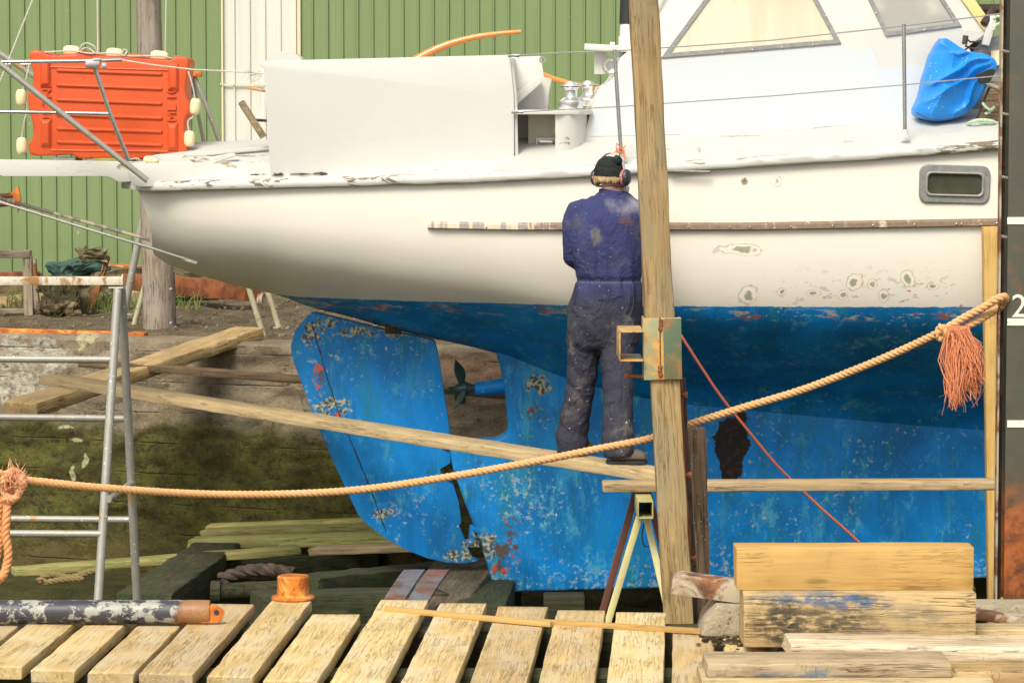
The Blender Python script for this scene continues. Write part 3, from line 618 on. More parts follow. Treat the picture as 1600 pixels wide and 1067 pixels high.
# cap rail, swept along the sheer on both sides and round the stern
def sweep_sheer(sd, x0, x1, sec, step=.07):
    rings = []; X = x0
    while X <= x1+1e-6:
        b = sinterp(shb, X); z = sinterp(shz, X); j = mnoise.noise(V((X*5, sd*3, 0)))*.004
        rings.append([V((X, YC+sd*(b+o+j*.5), z+h+j+ .35*mnoise.noise(V((X*22, o*60, h*80)))*.006)) for o, h in sec]); X += step
    return rings
sec = [(.045,.0),(.055,.012),(.055,.042),(.04,.055),(-.06,.06),(-.10,.05),(-.10,.0)]
for sd in (-1, 1):
    m = MB(); rr = sweep_sheer(sd, -2.31, 7.75, sec, .05); m.loft(rr if sd > 0 else [r[::-1] for r in rr]); m.build('cap_rail', M['cap'], boat, ang=50)
m = MB(); p0 = A(215,291,YC-.62); m.loft([[V((-2.31-.13*(1-(y/.64)**2)+o, YC+y, p0.z+h)) for o, h in ((-.03,-.02),(-.03,.035),(.14,.035),(.14,-.02))] for y in [-.64+.08*k for k in range(17)]]); m.build('transom_cap', M['fascia'], boat)
# rubbing strake
rings = []
for px in range(668, 2300, 8):
    py = 352.5+ (2.5 if px > 800 else 2.5*(px-668)/132) - max(0, (px-1170))*.017
    p = hull_px(px, py, 0); X, z = p.x, p.z; yb = near_pt(X, z).y; s = min(1, (px-660)/12)
    j = mnoise.noise(V((X*9,0,0)))*.0025
    rings.append([V((X, yb+.02, z+.024)), V((X, yb-.012*s, z+.028)), V((X, yb-.034*s-j, z+.012)), V((X, yb-.036*s-j, z-.012)), V((X, yb-.02*s, z-.018)), V((X, yb+.02, z-.018))])
m = MB(); m.loft(rings); m.build('rubbing_strake', M['railworn'], boat, ang=30)
for px in (760,905,1075,1140,1171,1235,1300,1363,1428,1493,1501,1556):
    p = hull_px(px, 352.5+2.5-max(0, px-1170)*.017); MB().sphere(V((p.x, near_pt(p.x,p.z).y-.038, p.z)), .0065, 8).build('strake_screw', M['stainless'], boat)
# porthole
ph = A(1491,288,19.0); ph = hull_px(1491, 288)
def rrect(w, h, r, n=7):
    out = []
    for cx, cz, a0 in ((w/2-r, h/2-r, 0), (-w/2+r, h/2-r, 90), (-w/2+r, -h/2+r, 180), (w/2-r, -h/2+r, 270)):
        for k in range(n): a = R(a0+90*k/(n-1)); out.append((cx+r*math.cos(a), cz+r*math.sin(a)))
    return out
def pframe(c, outer, inner, d0, d1, tilt):
    m = MB(); Rr = Matrix.Rotation(tilt, 3, 'Y'); ring = lambda w,h,r,y: [c+Rr @ V((x, y, z)) for x, z in rrect(w,h,r)]
    seq = [(outer,d0),(outer,d1),((outer[0]-.012,outer[1]-.012,outer[2]-.004),d1-.006),((inner[0]+.012,inner[1]+.012,inner[2]+.004),d1-.006),(inner,d1),(inner,d0)]
    m.loft([ring(*s, y) for s, y in seq], True, False); return m
tl = R(1.5)
pf = pframe(ph, (.415,.225,.05), (.335,.135,.03), .05, -.018, tl).build('porthole_frame', M['alu'], boat)
pframe(ph, (.345,.145,.032), (.318,.118,.026), .03, -.034, tl).build('porthole_rim', M['galv'], pf)
m = MB(); Rr = Matrix.Rotation(tl, 3, 'Y'); m.loft([[ph+Rr @ V((x, y, z)) for x, z in rrect(.335,.135,.03)] for y in (-.016, -.0155)]); m.build('porthole_pane', flat('dark_port_glass', (.05,.052,.03), .45, .6, 14, spec=.3), pf)  # opaque pane, its dark colour paints the shade of the recess behind
m = MB(); rr = random.Random(2)
# skin fittings
for px, py, r in ((1163,283,.012),): m.lathe(hull_px(px,py), [(r*1.6,0),(r*1.6,.006),(r*.6,.008),(r*.55,0)], axis=(0,-1,0))
m.build('skin_fitting', M['conc2'], boat)
m = MB(); m.tube([A(1045,267,18.9), A(1110,269,18.88)], .009); m.build('gunwale_pipe', M['alu'], boat)
# ---------------- cockpit coaming (long white side)
YK = 19.36
def poly(pts, Y): return [(A(px,py,Y).x, A(px,py,Y).z) for px, py in pts]
m = MB(); m.prism(poly(rounded([(406,97,3),(420,96),(797,87,5),(803,150),(803,278),(424,285),(418,200),(413,108),(407,103)], 0), YK), YK-.02, YK+.03); cm = m.build('cockpit_coaming', M['coaming'], boat, bevel=.006)
m = MB(); m.tube([A(409,100,YK-.0), A(430,98.5,YK), A(794,89.5,YK), A(799,92,YK), A(805,150,YK+.01), A(807,262,YK+.02)], .013, 10); m.build('edge_moulding', M['whitepaint'], cm)
m = MB(); m.prism(poly([(797,90),(845,88),(850,121),(862,124),(858,140),(856,168),(856,176),(880,178),(835,182),(835,275),(797,278)], YK+.5), YK+.45, YK+.5); m.build('seat_back', M['whitepaint'], boat, bevel=.006)
m = MB(); p = poly([(798,90),(803,270)], YK)
m.loft([[V((p[0][0], YK+.03, p[0][1])), V((p[0][0]+.03, YK+.5, p[0][1]+.0)), V((p[1][0]+.03, YK+.5, p[1][1]+.04)), V((p[1][0], YK+.03, p[1][1]))], [V((p[0][0]-.03, YK+.03, p[0][1])), V((p[0][0]-.0, YK+.5, p[0][1])), V((p[1][0]-.0, YK+.5, p[1][1]+.04)), V((p[1][0]-.03, YK+.03, p[1][1]))]]); m.build('coaming_end', M['whitepaint'], boat)
m = MB(); m.prism(poly([(801,150),(842,118),(848,128),(806,165)], YK+.3), YK+.2, YK+.42); m.build('sloping_seat_edge', M['whitepaint'], boat, bevel=.005)
m = MB(); m.prism(poly([(855,122),(862,124),(857,150),(857,172),(842,172),(842,122)], YK+.75), YK+.6, YK+.8); m.build('cockpit_seat_end', M['whitepaint'], boat, bevel=.005)
m = MB(); m.loft([[A(444,98,YK+.2)+V((.115*math.cos(a)*s, y, .065*math.sin(a)*s)) for a in [math.pi*k/16 for k in range(17)]] for y, s in ((0,.96),(.02,1),(.32,1),(.35,.9))]); m.build('dome_vent', M['whitepaint'], boat)
for px, w_, h_ in ((398,9,2.2),(412,5,1.2),(436,10,4.5),(468,16,2),(500,12,4),(560,14,2),(571,7,5),(610,12,1.5),(642,8,4.5),(700,10,1.5),(725,16,1.6),(783,4,3.2)):
    m = MB(); c = A(px, 273-(px-400)*.018, YK-.026); rr = random.Random(px); m.prism([(c.x+math.cos(t)*w_*.0045*rr.uniform(.35,1), c.z+math.sin(t)*h_*.0032*rr.uniform(.2,1)) for t in [2*math.pi*k/18 for k in range(18)]], c.y-.004, c.y+.01); m.build('rot_patch', flat('rotten_joint', (.06,.045,.03), .9, .6, 30) if px == 398 else bpy.data.materials['rotten_joint'], boat)
# far coaming so the cockpit is a real well
m = MB(); m.prism(poly([(415,105),(797,99),(803,278),(424,285)], YC+.9), YC+.86, YC+.91); m.build('far_coaming', M['whitepaint'], boat, bevel=.006)
# winch shelf: top, front web, recess with fairlead
zt = A(860,172,19.5).z
m = MB(); outline = []
for px, py, Y in ((803,0,19.33),(870,0,19.33),(905,0,19.40),(925,0,19.55),(930,0,19.9),(803,0,19.9)): outline.append(V((A(px,180,Y).x, Y, 0)))
m.loft([[o+V((0,0,zt-.028)) for o in outline], [o+V((0,0,zt)) for o in outline]]); m.build('winch_shelf', M['whitepaint'], boat, bevel=.006)
zf = deck_z(A(850,200,19.4).x, 19.4)-.02
m = MB()
m.loft([[V((A(px,0,Y).x, Y, z)) for px, Y in ((868,19.36),(888,19.37),(905,19.45),(918,19.6),(925,19.85),(868,19.85))] for z in (zf, zt-.029)]); m.build('shelf_pedestal', M['fascia'], boat, ang=50)
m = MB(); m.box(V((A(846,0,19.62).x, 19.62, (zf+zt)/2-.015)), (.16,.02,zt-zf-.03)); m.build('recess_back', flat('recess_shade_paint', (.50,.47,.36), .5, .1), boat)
m = MB(); c = V((A(853,224,19.58).x, 19.585, A(853,222,19.58).z)); m.tube([c+V((-.04,0,0)), c+V((-.035,-.03,0)), c+V((.035,-.03,0)), c+V((.04,0,0))], .012, 10); m.box(c+V((0,.012,0)), (.12,.01,.05)); m.build('fairlead', M['stainless'], boat)
# winches
def winch(px, pyb, Y, s):
    c = A(px, pyb, Y); m = MB()
    m.lathe(c, [(.0,0),(.083*s,0),(.085*s,.006),(.085*s,.05*s),(.080*s,.058*s),(.062*s,.075*s),(.046*s,.085*s),(.044*s,.10*s),(.046*s,.135*s),(.056*s,.150*s),(.064*s,.156*s)], n=40, cap=False); w_ = m.build('winch', M['chrome'], boat, ang=30)
    m = MB(); m.lathe(c, [(.066*s,.158*s),(.076*s,.162*s),(.078*s,.166*s),(.076*s,.170*s),(.045*s,.176*s),(.040*s,.190*s),(.018*s,.196*s),(.016*s,.186*s),(0,.186*s)], n=40); m.build('winch_top', M['chrome'], w_, ang=30)
    m = MB(); m.lathe(c, [(.060*s,.1575*s),(.077*s,.1585*s),(.077*s,.1605*s),(.060*s,.1615*s)], n=40); m.build('winch_seal', M['black'], w_)
winch(892,171,19.52,.86); winch(919,166,19.85,.80)
# tillers
def tiller(pts, Y, w0, w1):
    P = catmull([A(x,y,Y) for x, y in pts], .05); rings = []
    for i, p in enumerate(P):
        t = i/(len(P)-1); d = (P[min(i+1,len(P)-1)]-P[max(i-1,0)]).normalized(); s = d.cross(V((0,1,0))).normalized(); w_ = lerp(w0, w1, t)
        rings.append([p+s*w_*math.cos(a)+V((0,1,0))*w_*.8*math.sin(a) for a in [2*math.pi*k/12 for k in range(12)]])
    m = MB(); m.loft(rings); return m
tiller([(640,100),(668,84),(700,70),(740,59),(780,53),(814,50)], 20.3, .028, .013).build('tiller', M['varnish'], boat)
tiller([(840,113),(868,124),(900,133),(933,139),(960,141)], 20.7, .014, .02).build('varnished_handrail', M['varnish'], boat)
# ---------------- cabin
YB = 19.58
def tiltprism(pts, Y0, Y1, lean, zref):
    vs2 = []; n = len(pts); m = MB()
    pp = poly(pts, Y0)
    for Y, s in ((Y0, 1), (Y1, -1)):
        for x, z in pp: m.vs.append(V((x, Y+s*lean*(z-zref), z)))
    m.fs.append(tuple(range(n))); m.fs.append(tuple(n+i for i in reversed(range(n))))
    for i in range(n): j = (i+1) % n; m.fs.append((j, i, n+i, n+j))
    return m
zr = A(1200,200,YB).z; LE = .10
cab = rounded([(905,250),(916,200,6),(926,162,8),(935,138,8),(962,122,14),(968,92),(985,78),(1032,24),(1058,-20),(1090,-70,14),(1180,-95),(1380,-110),(1450,-80,10),(1500,-14),(1546,50,3),(1506,80),(1490,130),(1484,215)], 0)
cabin = tiltprism(cab, YB, YC+.78, LE, zr).build('cabin', flat('cabin_paint', (.625,.61,.55), .38, .015, 3), boat, bevel=.012)
def cabpt(px, py, out=0):
    Y = YB
    for _ in range(4): p = A(px, py, Y); Y = YB+LE*(p.z-zr)
    p = A(px, py, Y); p.y -= out; return p
# the primed lower part, feathered into the cream doghouse: a skim of primer
m = MB(); pr1 = [(962,95),(1036,92),(1318,68),(1355,78),(1378,110),(1440,104),(1486,118),(1483,200),(1200,206),(915,218),(927,164),(940,138)]
pr1 = [(918,214),(930,164),(941,140),(966,126),(974,96),(1040,93),(1180,83),(1315,71),(1345,80),(1362,72),(1376,108),(1430,102),(1482,99),(1478,196),(1300,203),(1100,209)]
m.loft([[cabpt(x,y,.0015) for x, y in pr1], [cabpt(x,y,.003) for x, y in pr1]]); m.build('primed_panel', M['coolpaint'], cabin)
def window(pts, wd, mat):
    fr = []; m = MB(); n = len(pts); c = sum((V(p) for p in pts), V((0,0)))/n
    P = [cabpt(*p) for p in pts]; ctr = sum(P, V((0,0,0)))/n
    def inset(k):
        out = []
        for i in range(n):
            a, b, d = P[i-1], P[i], P[(i+1) % n]; e1 = (a-b).normalized(); e2 = (d-b).normalized(); bis = (e1+e2).normalized(); s = max(.3, e1.cross(e2).length/ (2*((1-e1.dot(e2))/2)**.5+1e-6)) if False else math.sin(math.acos(max(-1,min(1,e1.dot(e2))))/2)
            out.append(b+bis*(k/s))
        return out
    I = inset(wd); O = V((0,-.014,0)); m.loft([[p+V((0,.01,0)) for p in P], [p+O for p in P], [p+O for p in I], [p+V((0,.01,0)) for p in I]], True, False)
    f = m.build('window_frame', M['alu'], cabin, ang=30)
    g = MB(); g.loft([[p+V((0,-.004,0)) for p in I], [p+V((0,-.0035,0)) for p in I]]); g.build('pane', mat, f)
    for i in range(n):
        a, b = P[i], P[(i+1) % n]; L_ = (b-a).length; k = max(2, int(L_/.18))
        for q in range(1, k): MB().sphere(a+(b-a)*q/k+(ctr-a).normalized()*wd*.35+V((0,-.015,0)), .006, 8).build('screw', M['stainless'], f)
window([(1033,91),(1314,68),(1270,-14),(1240,-52),(1146,-44),(1110,-14)], .026, M['glass'])
window([(1350,-14),(1384,57),(1502,41),(1466,-14),(1440,-50),(1372,-42)], .024, M['glassdark'])
# varnished windscreen pillar
m = MB(); P0, P1 = cabpt(1498,-30), cabpt(1544,48)
m.loft([[p+V((dx, dy, 0)) for dx, dy in ((-.03,-.02),(.05,-.02),(.05,.06),(-.03,.06))] for p in (P0+V((-.06,0,.03)), P1)]); m.build('windscreen_pillar', flat('yellow_primer_pillar', (.80,.60,.24), .5, .05), boat, bevel=.004)
m = MB(); m.prism(poly([(1482,96),(1500,84),(1512,76),(1520,94),(1514,200),(1480,205)], YB+.12), YB+.05, YC+.6); m.build('trunk_front', M['whitepaint'], boat, bevel=.008)
# main sheet bar, bracket with lens, post with black sleeve
m = MB(); a, b = A(913,79,19.8), A(1010,73,19.8); m.box((a+b)/2, ((b-a).length, .10, .038), Matrix.Rotation(R(3),3,'Y')); m.box(A(957,70,19.8), (.03,.03,.03)); m.box(A(938,98,19.86), (.075,.02,.145)); m.build('traveller_bar', M['whitepaint'], boat, bevel=.004)
m = MB(); c = A(954,103,19.8); m.lathe(c, [(.0,.0),(.048,.0),(.052,.02),(.045,.035),(.03,.03),(.022,.02),(.0,.02)], axis=(0,-1,0)); m.build('round_deck_light', M['stainless'], boat)
m = MB(); m.tube([A(980,40,19.9), A(975,140,19.85)], .045, 20); m.box(A(975,100,19.92), (.07,.07,.34)); m.build('boom_gallows_post', M['whitepaint'], boat)
m = MB(); m.tube([A(983,-60,19.9), A(979,38,19.9)], .046, 20); m.build('black_post_sleeve', M['black'], boat)
m = MB(); m.tube([A(1045,-30,20.1), A(1020,28,20.1)], .028, 12); m.build('white_handrail', M['whitepaint'], boat)
# stanchions and life lines
def stanchion(px0, py0, px1, py1, Y, lash=False):
    m = MB(); a, b = A(px0,py0,Y), A(px1,py1,Y); m.tube([a, a.lerp(b,.5), b], .0125, 12); s = m.build('stanchion', M['stainless'], boat)
    m = MB(); m.lathe(b-V((0,0,.01)), [(0,0),(.03,0),(.03,.006),(.018,.01),(.017,.045),(.0,.045)], n=18); m.build('stanchion_base', M['whitepaint'], s); return s
s1 = stanchion(960,78,971,246,19.02); stanchion(1412,38,1414,212,18.98)
m = MB(); rr = random.Random(5)
for k in range(9):
    c = A(970+rr.uniform(-4,4), 236+rr.uniform(-4,6), 19.0); m.tube(catmull([c, c+V((rr.uniform(-.03,.03), -.02, rr.uniform(.0,.04))), c+V((rr.uniform(-.05,.05), -.02, rr.uniform(-.05,.05)))], .02), .003, 5)
m.build('orange_lashing', M['ropeorange'], s1)
m = MB(); m.tube([A(797,88,19.3), A(870,83,19.15), A(960,80,19.02), A(1100,71,19.0), A(1210,63,19.0), A(1412,41,18.98), A(1700,5,19.0)], .004, 6); m.build('upper_lifeline', M['wire'], boat)
m = MB(); m.tube([A(802,176,19.3), A(870,172,19.15), A(967,167,19.02), A(1210,150,19.0), A(1412,133,18.98), A(1560,119,18.98), A(1700,104,19)], .0036, 6); m.build('lower_lifeline', M['wire'], boat)
for a, b in (((795,88),(812,88)),((800,176),(818,175))):
    MB().tube([A(*a,19.31), A((a[0]+b[0])/2,a[1]-1,19.29), A(*b,19.28)], .010, 8).build('shackle', M['stainless'], boat)
m = MB(); m.lathe(A(848,94,19.7), [(.012,-.004),(.022,-.004),(.022,.004),(.012,.004)], axis=(0,-1,0), cap=False); m.build('eye_ring', M['stainless'], boat)
# ---------------- stern: boomkin platform, stays, pushpit
def boardpoly(name, pts, Y, t, mat, bev=.006): m = MB(); m.prism(poly(pts, Y), Y, Y+t); return m.build(name, mat, boat, bevel=bev)
boardpoly('boomkin_board', [(-260,247),(60,250),(228,253),(232,283),(186,285),(174,278),(166,276),(-260,276)], 19.72, .045, M['fascia'])
boardpoly('boomkin_board', [(-260,247),(60,250),(240,253),(236,284),(186,285),(174,278),(166,276),(-260,276)], 20.95, .045, M['fascia'])
for k in range(9):
    c = A(-230+k*52, 252, 20.35); m = MB(); m.box(V((c.x, 20.36, A(0,250,19.8).z-.03)), (.13,1.18,.03)); m.build('boomkin_slat', M['fascia'], boat, bevel=.003)
boardpoly('stern_fascia', [(196,256),(424,252),(424,289),(300,292),(216,292),(205,286)], 19.60, .03, M['fascia'])
boardpoly('lazarette_board', [(338,236),(420,229),(422,252),(340,254)], 19.9, .25, wood('yellow_lichen_board', (.62,.50,.20), (.38,.31,.12), .5))
# wooden mooring cleat
m = MB(); cl = [(238,243),(250,241),(330,245),(365,239),(371,243),(345,252),(336,254),(334,258),(262,258),(255,252),(240,246)]; m.prism(poly(cl, 19.66), 19.62, 19.70); m.build('cleat', M['fascia'], boat, bevel=.008)
m = MB(); m.prism(poly([(292,240),(420,228),(420,233),(330,242)], 19.8), 19.8, 19.84); m.build('toe_board', M['whitepaint'], boat, bevel=.003)
# stays
m = MB(); a = A(-200,258,19.95); m.tube([A(-200,254,19.95), A(0,310,19.95), A(235,375,20.0)], .011, 8); m.build('boomkin_stay', M['railworn'], boat)
m = MB(); P = [A(-200,248,19.6), A(0,316,19.6), A(150,362,19.6), A(240,389,19.6), A(305,410,19.68)]; m.tube(P, .0085, 8); m.box(A(288,405,19.66), (.16,.012,.016), Matrix.Rotation(R(16.5),3,'Y')); m.build('boomkin_stay', M['galv'], boat)
def pt(name, pts, r, mat=None, parent=boat, n=12): m = MB(); m.tube(pts, r, n); return m.build(name, mat or M['stainless'], parent)
pt('pushpit_top_rail', [A(-240,98,19.55), A(0,97,19.55), A(120,96,19.55), A(190,94,19.6)], .012)
pt('pushpit_middle_rail', [A(-240,173,19.55), A(0,175,19.55), A(170,178,19.58)], .0115)
pt('pushpit_stanchion', [A(146,100,19.56), A(172,178,19.58), A(201,250,19.62)], .014)
pt('pushpit_far_rail', [A(-240,100,20.9), A(60,101,20.9), A(250,103,20.9)], .009)
pt('stern_ladder_tube', [A(-240,-60,19.45), A(0,100,19.45), A(110,188,19.45), A(231,283,19.5)], .018, M['galv'])
pt('stern_ladder_tube', [A(-240,-70,20.5), A(0,84,20.5), A(60,124,20.5), A(231,272,20.6)], .018, M['galv'])
m = MB(); m.box(A(145,101,19.54), (.085,.03,.045)); m.box(A(152,94,19.54), (.05,.03,.02)); m.box(A(163,104,19.55), (.03,.02,.04)); m.build('rail_bracket', M['stainless'], boat, bevel=.003)
pt('stern_wire', [A(190,94,19.6), A(240,102,19.55), A(300,109,19.5), A(400,114,19.4), A(410,116,19.36)], .0045, M['cord'], n=6)
m = MB(); rr = random.Random(9)
for k in range(10):
    c = A(400+rr.uniform(-12,8), 116+rr.uniform(-4,4), 19.4); m.tube([c, c+V((rr.uniform(-.04,.04), 0, rr.uniform(-.04,.03))), c+V((rr.uniform(-.06,.03), 0, rr.uniform(-.06,.02)))], .0018, 4)
m.tube([A(402,118,19.4), A(388,134,19.4), A(408,140,19.4)], .002, 4); m.tube([A(404,118,19.4), A(407,150,19.4), A(408,168,19.4)], .0018, 4); m.build('seizing_wire', M['wire'], boat)
pt('fishing_rod_holder', [A(377,160,19.75), A(412,215,19.75)], .022, wood('weathered_bamboo_tube', (.46,.36,.22), (.26,.2,.12), .4))
m = MB(); m.lathe(A(377,160,19.75), [(.0,0.001),(.0175,.001),(.0175,.004),(0,.004)], axis=A(377,160,19.75)-A(412,215,19.75), n=16); m.build('tube_mouth', M['black'], boat)
pt('holder_arm', [A(400,188,19.78), A(418,189,19.78)], .009, M['darkiron']); pt('teak_batten', [A(388,138,19.6), A(416,143,19.5)], .008, M['varnish'])
# tripod stand on the after deck
m = MB(); m.tube([A(303,118,20.7), A(322,165,20.7), A(346,230,20.7)], .014); m.tube([A(303,118,20.7), A(296,160,20.9), A(284,232,21.0)], .014); m.tube([A(303,118,20.7), A(310,180,20.95), A(320,232,21.1)], .012); st_ = m.build('stern_tripod', M['galv'], boat)
m = MB(); m.box(A(303,116,20.7), (.10,.08,.035)); m.build('tripod_head', M['rustorange'], st_, bevel=.004)
# backstays
pt('backstay', [A(59,-20,19.9), A(0,128,19.9), A(-60,250,19.9)], .006, M['cord'], n=6); pt('backstay', [A(152,-20,20.3), A(153,80,20.3), A(154,250,20.3)], .0055, M['cord'], n=6); pt('flag_halyard', [A(260,-20,20.2), A(258,85,20.2), A(257,240,20.2)], .004, M['cord'], n=6)
# foredeck gear beyond the cover
m = MB(); m.prism(poly([(1505,100),(1530,65),(1562,55),(1600,55),(1600,200),(1512,205)], 19.75), 19.72, 20.4); m.build('fore_hatch_box', M['alu'], boat, bevel=.01)
m = MB(); m.prism(poly([(1548,80),(1575,78),(1575,100),(1548,104)], 19.7), 19.68, 19.72); m.build('hatch_glass', M['float'], boat)
m = MB(); m.tube([A(1537,38,19.6), A(1552,14,19.65)], .024); m.build('rolled_canvas', M['darkiron'], boat); m = MB(); m.tube([A(1507,70,19.5), A(1509,56,19.5)], .018); m.tube([A(1509,60,19.5), A(1516,66,19.5), A(1530,66,19.5)], .006); m.tube([A(1508,72,19.5), A(1518,76,19.5), A(1530,77,19.5)], .006); m.build('hatch_hinge', M['darkiron'], boat)
m = MB(); m.tube([A(1529,122,19.3), A(1545,132,19.3), A(1570,142,19.3)], .012); m.tube([A(1545,130,19.35), A(1556,160,19.35), A(1566,190,19.35)], .010); m.build('anchor_stock', M['galv'], boat)
m = MB(); m.prism(poly([(1548,128),(1566,128),(1566,185),(1545,195),(1524,190)], 19.4), 19.3, 19.42); m.build('samson_post', M['plankdark'], boat, bevel=.008)
m = MB(); m.prism(poly(rounded([(1545,26),(1553,22,3),(1556,34),(1545,72),(1534,70)],0), 19.62), 19.6, 19.66); m.build('dorade_vent', M['whitepaint'], boat, bevel=.006)
m = rope_mb([A(1510,196,19.25), A(1520,190,19.2), A(1535,188,19.2), A(1550,190,19.2), A(1562,196,19.25), A(1575,202,19.25)], .011, .05)
rope_mb([A(1512,200,19.28), A(1525,196,19.26), A(1540,193,19.24), A(1556,197,19.24)], .010, .05, mb=m); rope_mb([A(1536,162,19.3), A(1541,168,19.22), A(1548,172,19.22), A(1553,168,19.25), A(1545,176,19.24), A(1539,178,19.25)], .009, .05, mb=m)
T(m, 'mooring_rope', 'pale green rope coiled on the foredeck beside the blue cover', 'rope', M['ropegreen']); m = rope_mb([A(1552,30,19.6), A(1560,26,19.6), A(1566,34,19.6), A(1556,40,19.6), A(1552,48,19.6)], .009, .05); T(m, 'mooring_rope', 'small hank of pale green rope hanging above the hatch box', 'rope', M['ropegreen'])
# keel blocks, added to stand for the dark shade under the boat
for px in (880, 1180, 1480):
    c = A(px, 940, YC); zt_ = A(px, 918-(px-771)*.027, YC).z-.02; zf_ = -1.62
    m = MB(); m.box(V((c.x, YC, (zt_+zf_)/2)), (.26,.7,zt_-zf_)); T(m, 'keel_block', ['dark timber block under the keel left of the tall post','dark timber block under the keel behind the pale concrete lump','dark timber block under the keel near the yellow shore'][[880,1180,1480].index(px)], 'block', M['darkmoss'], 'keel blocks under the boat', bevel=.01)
# ================================================================== LIFE RAFT (orange buoyant apparatus)
raft = empty('life_float', A(170,250,20.1), 'ribbed orange life float with cream floats, standing on the stern platform', 'life float')
RY = 19.98; W3 = lambda x, y, o=0: A(x, y, RY-o)
def rp(x, y): return A(x, y, RY)
body = rounded([(46,82,4),(52,79),(68,80),(80,86),(118,85),(124,79),(148,81),(154,87),(192,89),(199,83),(220,85),(228,91),(266,93),(274,87),(292,90,3),(296,96),(293,118),(290,140),(292,155),(297,162),(296,178),(290,186),(288,205),(293,222),(294,236),(284,240,6),(240,243),(226,250),(122,248),(112,242),(60,244),(46,242,5),(44,224),(52,214),(50,190),(45,170),(43,150),(51,132),(52,112),(46,98)], 0)
m = MB(); m.prism([(rp(x,y).x, rp(x,y).z) for x, y in body], RY, RY+.36); hullb = m.build('raft_shell', M['orange'], raft, bevel=.022, seg=3, ang=50)
for y0, y1 in ((110,116),(133,139),(156,162),(179,185),(201,206),(222,227)):
    m = MB(); a = W3(88,y0,.0); b = W3(254,y1,.0); m.tube([a, a+V((.008,0,0)), b-V((.008,0,0)), b], [.006,.013,.013,.006], 10); m.build('rib', M['orange'], raft)
for x, y in ((71,115),(271,121),(72,208),(270,214)):
    m = MB(); w2, h2 = .033, .088; c = W3(x,y)
    m.loft([[c+V((sx*w2*s, -d, sz*h2*s2)) for sx, sz in ((-1,-1),(1,-1),(1,1),(-1,1))] for d, s, s2 in ((-.01,1,1),(.004,1,1),(.026,.55,.72))]); m.build('corner_lug', M['orange'], raft, bevel=.004)
for pts in ([(78,105),(262,110)], [(80,235),(262,237)]): MB().tube([W3(*pts[0]), W3(*pts[1])], .007, 8).build('moulding_line', M['orange'], raft)
def text(name, body_, loc, size, mat, parent, rot=(math.pi/2,0,0), extr=.002, shear=1.0, sx=1.0):
    cu = bpy.data.curves.new(name, 'FONT'); cu.body = body_; cu.size = size; cu.extrude = extr; cu.align_x = 'CENTER'; cu.align_y = 'CENTER';
    ob = bpy.data.objects.new(name, cu); COL.objects.link(ob); bpy.context.view_layer.update()
    me = bpy.data.meshes.new_from_object(ob.evaluated_get(bpy.context.evaluated_depsgraph_get())); bpy.data.objects.remove(ob)
    from mathutils import Euler
    Mx = Matrix.Translation(loc) @ Euler(rot).to_matrix().to_4x4() @ Matrix.Diagonal((sx,1,1,1)); me.materials.clear()
    return link(name, me, mat, parent, Mx)
text('embossed_lettering', 'IML 10', W3(269,166,.001), .082, M['orange'], raft, (math.pi/2, -math.pi/2, 0), .011, sx=1.05)
text('embossed_lettering', 'IML 10', W3(72,162,.001), .082, M['orange'], raft, (math.pi/2, math.pi/2, 0), .011, sx=1.05)
def floatb(x, y, ax, s=1, dy=.0):
    c = W3(x,y,dy); ax = V(ax).normalized(); m = MB(); m.lathe(c, [(.006,-.052*s),(.022,-.05*s),(.031,-.036*s),(.034,-.01*s),(.034,.01*s),(.031,.036*s),(.022,.05*s),(.006,.052*s)], axis=ax, n=18); return m.build('float', M['float'], raft, ang=60)
floatb(112,80,(1,0,-.06),1,-.12); floatb(179,84,(1,0,-.08),1,-.10); floatb(249,88,(1,0,-.1),1.05,-.08); floatb(33,153,(0,0,1),1,.0); floatb(34,228,(0,0,1),1,.0)
floatb(305,167,(.1,0,1),1,.0); floatb(296,217,(0,0,1),.95,.0); floatb(237,252,(1,0,-.05),1,.06)
cords = [[(70,82),(90,81),(112,80),(140,84),(150,84),(179,84),(200,88),(249,88),(268,92)], [(46,100),(40,125),(33,150),(38,152),(42,170),(38,190),(34,215),(34,228),(42,230)], [(294,112),(301,135),(305,160),(303,180),(294,190),(295,205),(296,217)],
         [(124,79),(128,71),(137,68),(147,73),(151,81)], [(126,80),(131,76),(140,77),(148,84)], [(192,84),(193,78),(198,80),(196,86)], [(200,250),(215,248),(222,255),(237,254),(246,256)]]
for c in cords: rope_mb([W3(x,y, .01 if i % 2 else .0) for i, (x, y) in enumerate(c)], .0055, .03, 5).build('grab_line', M['cord'], raft)
m = MB(); m.box(A(107,250,20.1), (.13,.35,.03)); m.build('raft_chock', M['alu'], raft, bevel=.003)
m = MB(); m.box(A(170,250,20.1), (.16,.35,.025)); m.build('raft_chock', M['mosswood'], raft, bevel=.003)
